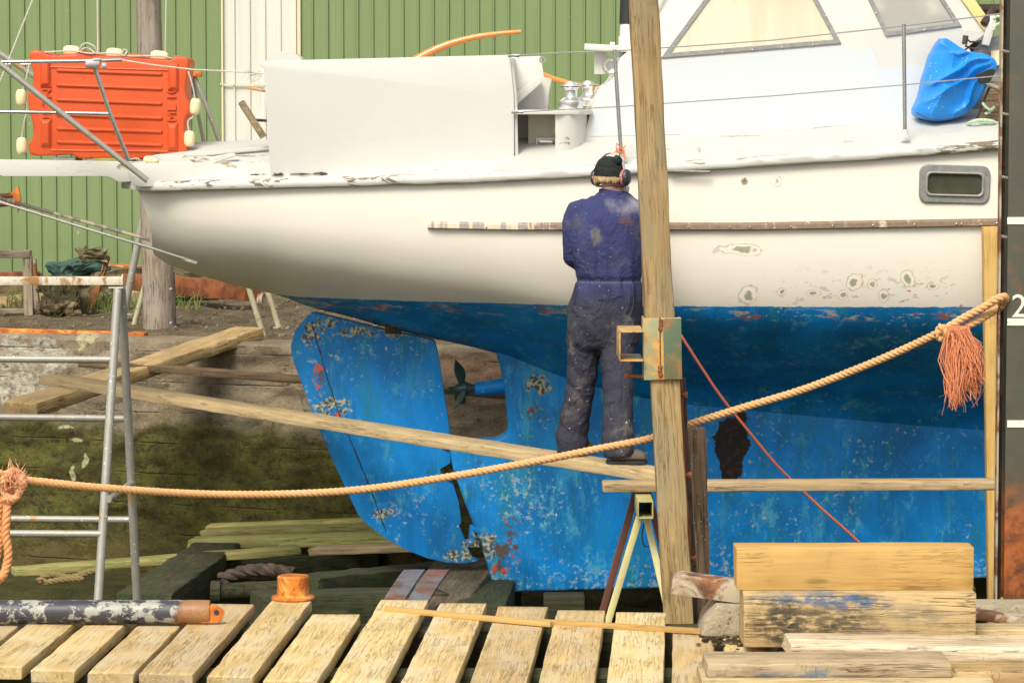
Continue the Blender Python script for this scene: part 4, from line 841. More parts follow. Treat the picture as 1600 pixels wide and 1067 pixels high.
# ================================================================== BLUE COVER
lv = [(60,1474,1480),(64,1470,1488),(72,1465,1499),(80,1461,1512),(84,1458,1540),(92,1455,1555),(100,1453,1559),(108,1451,1558),(116,1448,1552),(126,1445,1546),(138,1443,1541),(150,1440,1534),(160,1436,1528),(170,1431,1520),(178,1431,1510),(184,1437,1500),(189,1452,1484),(190,1460,1475)]
rings = []; la = [(a, b) for a, b, c in lv]; lb_ = [(a, c) for a, b, c in lv]
pys = [60+130*k/64 for k in range(65)]
for py in pys:
    x0, x1 = interp(la, py), interp(lb_, py); a, b = A(x0,py,19.3), A(x1,py,19.3); hw = (b-a).length/2; dp = min(.20, .03+hw*.8); ring = []
    for k in range(60):
        u = -1+2*k/59; crease = -.42; f_ = (1+u)/(1+crease) if u < crease else 1-(u-crease)/(1-crease)*.9
        px = lerp(x0, x1, (u+1)/2); th = math.atan2(py-84, 1572-px); r_ = math.hypot(py-84, 1572-px)/130
        wv_ = math.sin(th*11+1.2*mnoise.noise(V((px*.02, py*.02, 0)))*3); ridge = (1-abs(wv_))**1.5
        d = dp*max(0, f_)**.75; fold = (.045*ridge-.012)*min(1, r_*2.2)*min(1, (1-abs(u))*4)*min(1, (191-py)/20+.2)+.02*mnoise.noise(V((px*.035, py*.03, 4)))*(1-abs(u))
        p = A(px, py, 19.30); p.y = 19.36-d-fold; ring.append(p)
    back = [V((p.x, 19.52+.06*math.sin(math.pi*i/59), p.z)) for i, p in enumerate(ring)][::-1]
    rings.append(ring+back)
m = MB(); m.loft(rings); cov = T(m, 'winch_cover', 'bright blue vinyl cover draped over deck gear by the life line', 'cover', M['blue'], ang=50)
m = MB(); m.tube([A(1432,176,19.12), A(1450,186,19.08), A(1475,188,19.08), A(1500,182,19.1)], .0025, 5); m.build('hem_stitching', M['black'], cov)
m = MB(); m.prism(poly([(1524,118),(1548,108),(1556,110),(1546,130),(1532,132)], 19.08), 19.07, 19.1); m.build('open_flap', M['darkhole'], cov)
# ================================================================== SETTING
def gridsheet(name, x0, x1, y0, y1, z, nx, ny, amp, sc_, mat, kind='structure', z2=None):
    vs, fs = [], []
    for j in range(ny+1):
        for i in range(nx+1):
            x = lerp(x0,x1,i/nx); y = lerp(y0,y1,j/ny); vs.append(V((x, y, z+amp*mnoise.noise(V((x*sc_, y*sc_, 2)))+amp*.5*mnoise.noise(V((x*sc_*3.1, y*sc_*3.1, 5))))))
    for j in range(ny):
        for i in range(nx): k = j*(nx+1)+i; fs.append((k, k+1, k+nx+2, k+nx+1))
    o = link(name, mesh(vs, fs), mat, smooth=True); return tag(o, kind=kind)
# quay wall, its top edge running slightly towards the viewer on the right
WA = A(0, 523, 24.3); WB = A(780, 548, 22.75); wd = (WB-WA); wd.z = 0; zq = WA.z
def wally(x): return WA.y+(WB.y-WA.y)*(x-WA.x)/(WB.x-WA.x)
vs, fs = [], []; nx, nz = 420, 90
cols = []
for i in range(nx+1):
    x = lerp(-9, 10, i/nx); y = wally(x) if x < 2 else wally(2); col_ = []
    for j in range(nz+1):
        z = lerp(-1.9, zq, j/nz); q = V((x*1.1, z*1.6, 3)); d = .05*mnoise.noise(q)+.04*mnoise.noise(q*3.3)+.03*mnoise.noise(q*8)
        if j == nz: d = .03+.02*mnoise.noise(q*4)
        col_.append(V((x, y-.03+d, z+(.012*mnoise.noise(V((x*5, 1, 1))) if j == nz else 0))))
    col_.append(V((x, y+.35, zq+.005+.01*mnoise.noise(V((x*3, 4, 1)))))); col_.append(V((x, y+.4, zq-.2))); cols.append(col_)
me = loft(cols, False, False); me.flip_normals(); smooth_by_angle(me, 50)
o = link('quay_wall', me, M['concrete'], origin=WO); tag(o, 'rough concrete quay wall, mossy green below its tide mark', 'wall')
gridsheet('dock_floor', -30, 30, -25, 24.6, -1.62, 200, 170, .05, 1.5, M['mud'])
vs, fs = [], []
nxx, nyy = 160, 90
for j in range(nyy+1):
    for i in range(nxx+1):
        x = lerp(-12, 14, i/nxx); yb = (wally(x) if x < 2 else wally(2))+.3; y = lerp(yb, 36, j/nyy); e = min(1, j/4)
        vs.append(V((x, y, zq-.02+e*(.03+.045*mnoise.noise(V((x*1.7,y*1.7,0)))+.03*mnoise.noise(V((x*6,y*6,0)))))))
for j in range(nyy):
    for i in range(nxx): k = j*(nxx+1)+i; fs.append((k, k+1, k+nxx+2, k+nxx+1))
tag(link('yard_ground', mesh(vs, fs), M['yard'], smooth=True), kind='structure')
# pebbles and scraps on the yard: uncountable
m = MB(); rr = random.Random(11)
for k in range(900):
    x = rr.uniform(-5, 2); y = rr.uniform(wally(x)+.4, 30); s = rr.uniform(.006, .022)*(1 if rr.random() < .9 else 1.8); m.sphere(V((x, y, zq+.03+.045*mnoise.noise(V((x*1.7,y*1.7,0)))+s*.2)), s, 6, (1, rr.uniform(.6,1.2), rr.uniform(.4,.8)), Matrix.Rotation(rr.uniform(0,3),3,'Z'))
tag(m.build('gravel', M['pebble'], ang=20), kind='stuff')
m = MB()
for k in range(420):
    cx, cy = rr.choice([(-3.75,27.3),(-3.6,27.0),(-4.3,27.6),(-3.1,27.4)]); x = cx+rr.gauss(0,.22); y = cy+rr.gauss(0,.25); h_ = rr.uniform(.06,.24); a = rr.uniform(0,6.28); dx = math.cos(a)*h_*.6; dy = math.sin(a)*h_*.4
    m.tube([V((x,y,zq)), V((x+dx*.3,y+dy*.3,zq+h_*.6)), V((x+dx,y+dy,zq+h_*.85))], [.005,.004,.0008], 3)
tag(m.build('grass', M['grass']), kind='stuff')
# shed
SY = 33.0; shed = empty('shed', (0, SY, zq), 'large metal shed clad in ribbed green sheeting with a cream door', 'shed')
def clad(x0, x1, Y, z0, z1, pitch=.155, x_off=0):
    pts = []; k0 = math.floor((x0-x_off)/pitch)
    k = k0
    while x_off+k*pitch < x1+pitch:
        a = x_off+k*pitch
        for dx, dy in ((0,0),(.006,-.022),(.020,-.022),(.030,0),(.088,0),(.094,-.0012),(.100,0)):
            if x0 <= a+dx <= x1: pts.append((a+dx, Y+dy))
        k += 1
    pts = [(x0, Y)]+pts+[(x1, Y)]
    return loft([[V((x, y, z)) for x, y in pts] for z in (z0, z1)], False, False)
xa = A(346,0,SY).x; xb = A(467,0,SY).x; x0g = A(11,0,SY).x
m_ = clad(-12, xa, SY, zq-.1, 6.5, x_off=x0g); m_.flip_normals(); link('green_cladding', m_, M['green'], shed)
m_ = clad(xb+.02, 14, SY, zq-.1, 6.5, x_off=A(486,0,SY).x); m_.flip_normals(); link('green_cladding', m_, M['green'], shed)
m_ = clad(xa+.012, xb-.02, SY+.03, zq-.1, 6.5, pitch=.158, x_off=A(363,0,SY).x); m_.flip_normals(); dr = link('sliding_door', m_, M['cream'], shed)
m = MB(); m.box(V((xb-.0, SY-.01, 3)), (.035,.05,6.4)); m.box(V((xa+.004, SY+.0, 3)), (.02,.03,6.4)); m.build('door_trim', flat('cream_trim', (.68,.62,.38), .5), shed)
m = MB(); 
for px in (345, 366): m.sphere(A(px,132,SY-.03), .01, 6)
m.box(A(405,133,SY-.0), (.75,.008,.02)); m.build('door_rail', flat('yellowed_cream_trim', (.66,.63,.45), .5), dr)
m = MB(); m.box(V((A(1560,0,SY).x, SY-.06, A(0,12,SY).z)), (1.6,.12,.06)); m.build('gutter', M['darkiron'], shed)
m = MB(); m.box(V((1, 38, 3.1)), (26,9.9,6.2)); m.build('shed_body', flat('shed_inner_wall', (.2,.24,.14), .8), shed)
# tall old pole
P0 = A(250,530,24.75); P1 = A(229,-60,24.75); P0.z -= .05; m = MB(); rings = []
for k in range(40):
    t = k/39; c = P0.lerp(P1, t); r = lerp(.128, .093, min(1, t*1.1)); rings.append([c+V((math.cos(a), math.sin(a), 0))*(r+.006*mnoise.noise(V((math.cos(a)*3, math.sin(a)*3, t*9)))+.003*mnoise.noise(V((math.cos(a)*14, math.sin(a)*14, t*3)))) for a in [2*math.pi*q/26 for q in range(26)]])
pole = empty('mooring_pole', P0, 'tall grey brown round timber pole standing behind the boat stern', 'pole')
me = loft(rings); smooth_by_angle(me, 60)
rotm = Matrix.Rotation(math.pi/2, 4, 'Y'); me.transform(rotm.inverted()@Matrix.Translation(-P0)); link('pole_shaft', me, M['pole'], pole, Matrix.Translation(P0)@rotm)
m = MB(); m.tube([A(271,425,24.6), A(274,520,24.6), A(277,532,24.6)], .010, 8); m.build('conduit', M['darkiron'], pole)
m = MB()
for py in (452, 505): m.sphere(A(267,py,24.6), .014, 8)
m.build('pole_bolts', M['galv'], pole)
# props standing on the yard under the stern
def prop(top, bot, Y, r, mat, label, foot=True):
    a, b = A(*top,Y), A(*bot,Y); rt = empty('steel_prop', b, label, 'prop', 'steel props round the boat stern'); m = MB(); m.tube([a, a.lerp(b,.5), b], r, 12); m.build('tube', mat, rt)
    if foot: m = MB(); m.box(b+V((0,0,.005)), (.16,.14,.012)); m.build('foot_plate', M['galv'], rt, bevel=.002)
M['propgreen'] = galv('pale_green_prop', (.50,.47,.32), (.38,.34,.2), .1, .55)
prop((223,342),(193,492),25.8,.030,M['galv'],'pale grey prop leaning against the tall pole'); prop((228,440),(208,513),25.0,.022,M['rope'] if False else M['propgreen'],'short yellowish prop at the foot of the tall pole')
prop((388,448),(413,528),24.2,.022,M['propgreen'],'pale green prop under the stern, nearer the old pole'); prop((418,455),(436,513),24.9,.022,M['propgreen'],'pale green prop under the stern, nearer the rudder')
m = MB(); m.lathe(A(408,468,24.8), [(.02,-.02),(.045,-.02),(.045,.02),(.02,.02)], axis=(1,-.3,0), n=20); T(m, 'red_reel', 'small red wheel hanging behind the stern props', 'wheel', M['rustpaint'])
# rust beam on the wall top
o = bar('steel_beam', A(-60,519,24.6), A(228,527,24.35), .12, .075, M['rustorange'], label='long orange rusty steel beam lying along the quay edge', cat='beam', bev=.003, jit=.001, rag=.001)
o = bar('steel_beam', A(155,438,28.6), A(395,455,27.2), .18, .16, M['rust'], label='long rusty brown steel section on the yard behind the pole', cat='beam', bev=.006, jit=.004, rag=.01)
bar('steel_plate', A(160,416,29.6), A(240,420,29.6), .3, .04, M['rustorange'], label='bright orange rusted plate on top of the logs', cat='plate', bev=.003)
bar('log', A(-60,488,27.6), A(118,470,27.8), .22, .2, M['baulk'], label='thick brown log lying between bench frame and rotten frame', cat='log', group='logs on the yard', bev=.09, jit=.012)
lg1 = rough('log', A(118,448,28.2), A(345,430,28.9), .30, .28, M['lichen'], None, .07, seed=7, sharp=5); tag(lg1, 'long grey brown log lying behind the pale leaning prop', 'log', 'logs on the yard')
lg2 = rough('log', A(-40,452,28.4), A(66,450,28.6), .34, .3, M['plankdark'], None, .07, seed=8, sharp=5); tag(lg2, 'dark log behind the grey bench frame', 'log', 'logs on the yard')
bar('timber_beam', A(135,478,27.4), A(215,470,27.6), .2, .17, M['plank'], label='squared brown timber between rotten frame and pole', cat='timber', bev=.01, jit=.008)
bar('timber_beam', A(60,462,27.9), A(210,464,27.9), .12, .05, M['mosswood'], label='thin greenish plank behind the rotten frame', cat='timber', bev=.006, jit=.006)
# rotten timber winch frame
rw = empty('rotten_timber_frame', A(105,512,26.6), 'rotten mossy timber frame with green felt on its slope', 'timber frame')
rough('rotten_post', A(92,518,26.5), A(96,444,26.7), .38, .30, M['rotten'], rw, .10, up=(1,0,0), seed=1); rough('rotten_post', A(116,514,27.0), A(152,392,27.2), .24, .20, M['lichen'], rw, .06, up=(1,0,0), seed=2)
rough('rotten_rail', A(72,458,26.6), A(128,446,26.8), .3, .16, M['lichen'], rw, .08, seed=3); rough('green_felt', A(92,425,26.9), A(150,411,27.2), .34, .13, flat('green_felt', (.05,.11,.085), .95, .6, 12, bumpd=.03), rw, .06, seed=4)
bar('rust_strap', A(132,512,26.9), A(166,400,27.1), .05, .07, M['rust'], rw, jit=.006, bev=.004, up=(1,0,0)); rough('rotten_beam', A(62,500,26.3), A(122,497,26.4), .3, .26, M['rotten'], rw, .13, seed=5, sharp=12); rough('upper_block', A(122,402,27.0), A(164,398,27.1), .2, .13, M['lichen'], rw, .05, seed=6)
# wooden frame at the far left
wf = empty('wooden_stool_frame', A(20,505,26.4), 'grey wooden bench frame standing before the green shed wall', 'frame')
M['greywood'] = wood('grey_frame_wood', (.42,.35,.25), (.26,.21,.15), .5)
bar('top_rail', A(-70,397,26.4), A(48,397,26.4), .1, .065, M['greywood'], wf); bar('leg', A(43,400,26.4), A(46,502,26.4), .075, .075, M['greywood'], wf, up=(0,1,0)); bar('leg', A(-60,400,26.4), A(-60,504,26.4), .075, .075, M['greywood'], wf, up=(0,1,0)); bar('leg', A(50,404,27.2), A(56,485,27.2), .07, .07, M['greywood'], wf, up=(0,1,0)); bar('stretcher', A(-60,486,26.45), A(42,486,26.45), .05, .04, M['greywood'], wf); bar('back_rail', A(-60,430,27.2), A(50,430,27.2), .05, .05, M['rust'], wf)
# rusty anchor
an = empty('anchor', A(10,320,26.0), 'orange rusty anchor fluke pointing up in front of the shed', 'anchor')
m = MB(); m.prism(poly([(18,302),(29,290),(33,313),(28,332),(26,320)],26), 25.98, 26.02); m.build('fluke', M['rustorange'], an, bevel=.004); m = MB(); m.tube([A(-60,312,26), A(22,305,26)], .022); m.tube([A(-60,326,26), A(26,317,26)], .022); m.build('shank', M['rust'], an)
bar('anchor_stand', A(-50,330,26), A(-50,500,26), .1, .1, M['rust'], an, up=(0,1,0))
m = MB(); m.prism(poly([(46,428),(54,412),(60,436),(50,440)],26.8), 26.75, 26.85); T(m, 'scrap_plate', 'small orange scrap triangle beside the bench frame', 'scrap', M['rustorange'], bevel=.003)
# ================================================================== TIMBERS IN THE DOCK
bar('timber_baulk', A(30,640,22.0), A(392,519,23.8), .33, .095, M['baulk'], label='thick weathered timber slanting from ladder up to the quay edge', cat='timber', h2=.085, w2=.28, jit=.004, bev=.014, rag=.02, chips=.012)
bar('scaffold_plank', A(130,567,23.0), A(930,627,21.95), .20, .045, M['plankdark'], label='thin dark plank passing behind the blue rudder', cat='plank', jit=.002)
walk0, walk1 = A(78,592,21.7), A(1042,744,18.1)
bar('scaffold_plank', walk0, walk1, .20, .062, M['plank'], label='long sloping plank on which the worker stands', cat='plank', jit=.002, bev=.006, seg=60)
bar('scaffold_plank', A(941,759,17.9), A(1569,756,17.9), .16, .055, M['plank'], label='short level plank resting on the steel trestle', cat='plank', jit=.002, bev=.012)
# stacked greenish planks at the foot of the wall
for i, (x0, y0, x1, y1, Y, w_, h_, mt, lb) in enumerate([
    (300,848,640,838,22.55,.22,.07,'mosswood','front greenish plank of the stack behind the rudder'), (318,832,640,822,22.95,.2,.05,'mosswood','second greenish plank of the stack behind the rudder'),
    (326,823,640,812,23.3,.18,.04,'mosswood','rearmost greenish plank of the stack, against the mossy wall'), (490,860,700,853,22.0,.2,.05,'plank','reddish board end poking from below the blue rudder'),
    (440,852,660,845,22.35,.1,.03,'mosswood','thin board lying between plank stack and rudder')]):
    bar('stacked_plank', A(x0,y0,Y), A(x1,y1,Y-.3), w_, h_, M[mt], label=lb, cat='plank', group='planks stacked by the mossy wall', jit=.005, bev=.008, rag=.02)
for k, yy in enumerate((22.5,23.1)):
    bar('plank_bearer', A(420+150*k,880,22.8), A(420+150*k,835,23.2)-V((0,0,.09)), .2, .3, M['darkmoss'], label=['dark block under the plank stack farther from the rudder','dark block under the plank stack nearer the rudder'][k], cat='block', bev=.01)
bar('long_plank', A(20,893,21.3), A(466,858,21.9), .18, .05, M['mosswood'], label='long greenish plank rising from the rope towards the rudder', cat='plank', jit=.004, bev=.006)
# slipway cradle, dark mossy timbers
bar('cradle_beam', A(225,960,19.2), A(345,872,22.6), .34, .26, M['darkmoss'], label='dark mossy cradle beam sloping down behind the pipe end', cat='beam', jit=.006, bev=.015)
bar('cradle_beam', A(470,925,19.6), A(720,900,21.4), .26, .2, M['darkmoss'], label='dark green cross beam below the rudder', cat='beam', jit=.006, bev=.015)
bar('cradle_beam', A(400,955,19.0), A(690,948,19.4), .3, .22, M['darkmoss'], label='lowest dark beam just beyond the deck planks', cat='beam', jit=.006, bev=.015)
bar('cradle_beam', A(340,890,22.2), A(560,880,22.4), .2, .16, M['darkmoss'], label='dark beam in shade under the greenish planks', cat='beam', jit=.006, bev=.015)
m = MB(); m.tube([A(335,925,20.2), A(470,918,20.4)], .055, 18); m.tube([A(330,925,20.2), A(345,925,20.2)], .075, 18); m.tube([A(455,919,20.4), A(470,918,20.4)], .075, 18); T(m, 'winch_roller', 'dark mossy roller lying beyond the rusty flange', 'roller', M['darkmoss'])
m = rope_mb([A(345,905,20.8), A(380,893,20.8), A(420,890,20.8), A(460,896,20.8)], .045, .2); T(m, 'old_rope', 'thick dark rope lying under the greenish planks', 'rope', M['darkiron'])
m = rope_mb([A(60,908,19.5), A(80,897,19.5), A(110,902,19.5), A(140,893,19.5), A(160,888,19.5)], .022, .1, fuzz=80); rope_mb([A(70,910,19.4), A(100,905,19.4), A(130,903,19.4)], .02, .1, mb=m); T(m, 'frayed_rope', 'frayed green and orange rope lying behind the pipe', 'rope', ropemat('faded_rope', (.16,.18,.07), (.30,.15,.07)))
sl_ = empty('slip_carriage', A(690,940,19.5), 'brown slipway carriage beam with two bent steel straps under rudder', 'carriage')
bar('carriage_beam', A(628,1035,17.8), A(734,905,20.9), .42, .30, wood('dark_carriage_wood', (.17,.13,.085), (.085,.065,.045), .6), sl_, jit=.006, bev=.015)
M['strap'] = rustmat('steel_strap', (.20,.10,.07), (.10,.055,.045), (.14,.15,.17), .52, .45, 6)
for dx in (0, 38):
    P_ = [A(606+dx,958,18.1), A(622+dx,930,18.3), A(640+dx,903,18.55), A(648+dx,893,18.7)]; m = MB(); m.loft([[p+V((sx*.062, 0, 0))+V((0,.0,sz)) for sx, sz in ((-1,0),(1,0),(1,.015),(-1,.015))] for p in catmull(P_, .03)]); m.build('steel_strap', M['strap'], sl_, bevel=.002)
bar('side_beam', A(750,985,18.8), A(780,912,21.3), .3, .3, M['darkmoss'], sl_, jit=.004, bev=.01)
# ================================================================== JETTY
jet = empty('jetty', (-.2, 10.9, -.9), 'timber jetty of pale weathered planks with gaps between them', 'jetty')
PD = V(((1065-800)/FPX, 1, 0))
planks = [(-190,-120,938,1036),(-108,-70,940,1038),(-62,2,941,1039),(10,77,941,1041),(84,155,943,1043),(163,229,947,1047),(242,309,949,1049),(323,398,944,1054),(423,489,937,1057),(487,564,958,1062),(592,672,938,1068),(686,762,942,1069),(778,856,946,1074),(868,948,954,1075),(962,1041,956,1077),(1049,1117,985,1080),(1127,1200,975,1085),(1209,1280,975,1085),(1289,1360,975,1085),(1369,1440,975,1085),(1449,1520,975,1085),(1529,1600,975,1085),(1610,1680,975,1085),(1690,1760,975,1085)]
for i, (xl, xr, yf, yn) in enumerate(planks):
    a = onz((xl+xr)/2, yf, 0); b = onz(800, yn, 0); L = a.y-b.y; b = a-PD*L
    w_ = (onz(xr,yf,0)-onz(xl,yf,0)).x
    w2 = w_*(.965+.03*((i*7)%5-2)/2); o = V((0,0,-.021+.003*((i*5)%3-1)))
    bar('deck_plank', b+o, a+o, w2, .042, M['deck'], jet, jit=.0016, bev=.004, rag=.010, chips=.006, seed=i+40, seg=26)
for y0, nm in ((10.42,'bearer'),(11.35,'bearer')):
    bar(nm, V((-3.2, y0+.12, -.13)), V((2.6, y0+.12, -.13)), .16, .17, M['darkmoss'], jet, bev=.006)
for x_, y_ in ((-2.2,11.3),(0.05,11.25),(2.1,11.3)): bar('jetty_pile', V((x_, y_, -1.7)), V((x_, y_, -.22)), .2, .2, M['darkmoss'], jet, up=(0,1,0), bev=.02)
# pipe with lug
pp = empty('steel_pipe', A(170,945,11.35), 'thick pipe with peeling black and white paint and rusty lug end', 'pipe')
pa, pb = A(-60,925,11.25), A(328,937,11.25); zc_ = .044; pa.z = pb.z = zc_
m = MB(); Mx = frame(pa, pb); L = (pb-pa).length; m.lathe(V((-L/2,0,0)), [(.0,0),(.041,0),(.043,.002)]+[(.0430+.0006*math.sin(k*3), L*k/30) for k in range(1, 29)]+[(.0425,L-.004),(.041,L)], axis=(1,0,0), n=40, cap=False); m.lathe(V((-L/2,0,0)), [(.034,L-.03),(.034,L),(.041,L)], axis=(1,0,0), n=40, cap=False)
m.build('pipe_barrel', M['pipe'], pp, M=Mx)
m = MB(); ex = V((pb.x, pb.y, zc_))
lug = [(-.03,-.036),(-.03,.026),(.0,.028),(.03,.026),(.048,.014),(.054,.0),(.048,-.02),(.03,-.036)]
m.prism([(ex.x+x, ex.z+z) for x, z in lug], ex.y-.030, ex.y-.018); lg = m.build('lug', M['rustorange'], pp, bevel=.003)
m = MB(); m.lathe(V((ex.x+.026, ex.y-.0306, ex.z+.003)), [(.0,0),(.0095,0),(.0095,.001),(0,.001)], axis=(0,-1,0), n=16); m.build('lug_hole', M['black'], lg)
# flange cap
fc = onz(458,936,0); fc.z = .001
m = MB(); m.lathe(fc, [(.0,0),(.079,0),(.082,.005),(.080,.011),(.066,.014),(.061,.018),(.060,.03),(.0595,.084),(.056,.088),(.021,.088),(.020,.084),(.020,.03),(0,.03)], n=48)
T(m, 'pipe_flange', 'round orange rusty flange cap standing on a deck plank', 'flange', M['rustorange'], ang=40)
# thin batten in two lengths
for (a, b, lb) in (((604,951),(862,975),'thin yellow batten across the planks, ending short of the flange side'),((845,971),(1166,990),'thin yellow batten across the planks, ending against the stained beam')):
    p, q = onz(*a,.010), onz(*b,.010); bar('batten', p, q, .022, .019, M['fresh'], label=lb, cat='batten', group='battens on the jetty', jit=.0008, bev=.002, rag=.004)
# ================================================================== FOREGROUND TIMBER PILE
def xa_(px, Y): return (px-800)/FPX*Y
def beam(name, px0, px1, Y, ytop, ybot, dep, mat, label, cat='timber', dz=0, **k):
    z1 = A(1300,ytop,Y).z; z0 = max(.003, A(1300,ybot,Y).z)
    return bar(name, V((xa_(px0,Y), Y+dep/2, (z0+z1)/2)), V((xa_(px1,Y), Y+dep/2, (z0+z1)/2+dz)), dep, z1-z0, mat, label=label, cat=cat, group='timbers piled on the jetty', **k)
beam('squared_timber', 1165, 1531, 10.62, 926, 1011, .2, M['stained'], 'big beam smeared with black and blue paint under the fresh one', jit=.002, bev=.005)
beam('squared_timber', 1153, 1527, 10.68, 855, 922, .13, M['fresh'], 'clean yellow sawn beam topmost on the pile', jit=.0015, bev=.004, chips=.012)
beam('pile_board', 1240, 1720, 10.22, 1008, 1033, .26, M['paleboard'], 'long pale split board in front of the stained beam', dz=-.012, jit=.004, bev=.006, rag=.02, chips=.02)
beam('pile_board', 1108, 1494, 9.93, 1037, 1059, .24, M['bluewood'], 'nearest board with blue paint along its front edge', jit=.002, bev=.006, chips=.01)
beam('pile_board', 1100, 1560, 9.90, 1061, 1085, .28, M['plank'], 'lowest plain board under the blue edged one', jit=.002, bev=.006)
beam('pile_board', 1500, 1760, 10.0, 1048, 1080, .2, M['baulk'], 'short weathered board end under the pale split board', jit=.003, bev=.006)
beam('pile_board', 1245, 1700, 10.24, 1035, 1053, .3, M['baulk'], 'board hidden low between the pale split board and deck', jit=.003, bev=.006)
beam('pile_board', 1534, 1720, 11.15, 948, 968, .2, M['conc2'], 'pale gritty slab behind the end of the stained beam', 'slab', jit=.003, bev=.008)
bar('pile_board', V((xa_(1520,10.95),10.95,.085)), V((xa_(1700,10.95),10.95,.04)), .1, .03, M['rustpaint'], label='thin brown slat tilted behind the stained beam', cat='slat', group='timbers piled on the jetty')
bar('pile_board', V((xa_(1528,10.8),10.82,.045)), V((xa_(1720,10.8),10.82,.045)), .14, .035, M['plank'], label='low brown board right of the stained beam', cat='timber', group='timbers piled on the jetty')
bar('steel_channel', A(1056,909,11.1), A(1175,926,11.0), .09, .072, M['rustpaint'], label='rusty painted steel channel poking out between post and big beams', cat='channel', jit=.001, bev=.003, rag=.002)
vs_ = [(1092,987),(1100,962),(1118,938),(1190,938),(1190,990)]
m = MB(); m.prism([(A(x,y,11.05).x, max(.002, A(x,y,11.05).z)) for x, y in vs_], 10.95, 11.2); T(m, 'concrete_lump', 'pale gritty concrete lump beside the foot of tall post', 'concrete block', M['conc2'], bevel=.012)
m = MB(); rr = random.Random(3)
for k in range(90):
    m.sphere(onz(1120+rr.gauss(20,24), 999+rr.gauss(0,6), .004), rr.uniform(.004,.013), 6, (1,1,.6))
m.vs = [v for v in m.vs]; tag(m.build('rubble', M['rotten']), kind='stuff')
# ================================================================== POSTS
YP = 12.0
post = empty('timber_post', V((A(1058,975,YP).x, YP, -1.6)), 'tall leaning timber post with steel bracket, in front of the worker', 'post')
bar('upper_timber', A(1032,520,YP), A(1002,-60,YP), .108, .10, M['post'], post, up=(0,1,0), jit=.0025, bev=.008, w2=.108)
bar('lower_timber', A(1062,1010,YP+.0), A(1037,560,YP+.0), .110, .10, M['post'], post, up=(0,1,0), jit=.002, bev=.006)
bar('post_foot', V((A(1062,1010,YP).x, YP, -1.6)), A(1062,1008,YP), .108, .098, M['darkmoss'], post, up=(0,1,0))
for v_, nm in (((840,238),.035),): 
    c = A(1011,*[66], YP-.052)
def sp_(px, py): return A(px, py, YP)
bk = MB(); Rb = Matrix.Rotation(R(-1.2), 3, 'Y'); c = A(1034,543,YP)
bk.box(c+V((.0,-.062,0)), (.142,.007,.232), Rb); bk.box(c+V((-.068,0,0)), (.007,.13,.232), Rb); bk.box(c+V((.068,0,0)), (.007,.13,.226), Rb); brk = bk.build('steel_bracket', M['rustyellow'], post, bevel=.002)
bx = MB(); cc_ = A(986,539,YP-.03); w3, h3, t3 = .088, .108, .005
for dz in (-h3/2, h3/2): bx.box(cc_+V((0,.09,dz)), (w3,.32,t3))
bx.box(cc_+V((-w3/2,.09,0)), (t3,.32,h3-t3)); bx.build('box_section', M['rustyellow'], brk, bevel=.0015)
gp_ = MB(); gp_.box(c+V((.037,-.0685,0)), (.066,.005,.226), Rb); gp_.build('cover_plate', M['rustgreen'], brk, bevel=.001)
bl = MB(); bl.tube([A(1008,589,YP-.03), A(981,587,YP-.03)], .007, 10); bl.lathe(A(981,587,YP-.03), [(.012,0),(.012,.012),(0,.012)], axis=(-1,0,0), n=6); bl.build('bolt', M['rust'], brk)
wl_ = MB(); rr = random.Random(6)
for py in (502,508,514,574,580,586): wl_.sphere(A(1032+rr.uniform(-1,1), py, YP-.067), .009, 8, (1,.7,1.1))
wl_.tube([A(1031,496,YP-.066), A(1032,590,YP-.066)], .0025, 6); wl_.build('weld_beads', M['rust'], brk)
bar('rust_channel', A(1074,985,YP+.09), A(1056,590,YP+.09), .05, .05, M['rust'], post, up=(0,1,0), jit=.004, bev=.006, rag=.01); bar('rust_channel', A(1086,985,YP+.14), A(1064,590,YP+.14), .03, .04, M['darkiron'], post, up=(0,1,0), jit=.004, bev=.004)
m = MB()
for py, px in ((617,1072),(742,1078),(872,1086)): m.tube([A(px-12,py,YP+.02), A(px,py,YP+.02)], .009, 8); m.lathe(A(px-2,py,YP+.02), [(.0,0),(.013,0),(.013,.01),(0,.01)], axis=(1,0,0), n=6)
m.build('side_bolts', M['rust'], post)
bar('fender_pile', V((A(1110,975,12.5).x, 12.5, -1.6)), A(1085,668,12.5), .085, .06, M['plankdark'], label='short dark post just behind the tall timber post', cat='post', up=(0,1,0), bev=.004)
# yellow shore under the rubbing strake
pt_ = A(1549,354,18.74); bar('shore_prop', V((A(1561,940,18.74).x, 18.74, -1.6)), V((pt_.x, pt_.y, pt_.z)), .105, .09, M['fresh'], label='fresh yellow timber shore propping the hull beside the gauge post', cat='shore', up=(0,1,0), jit=.001, bev=.004)
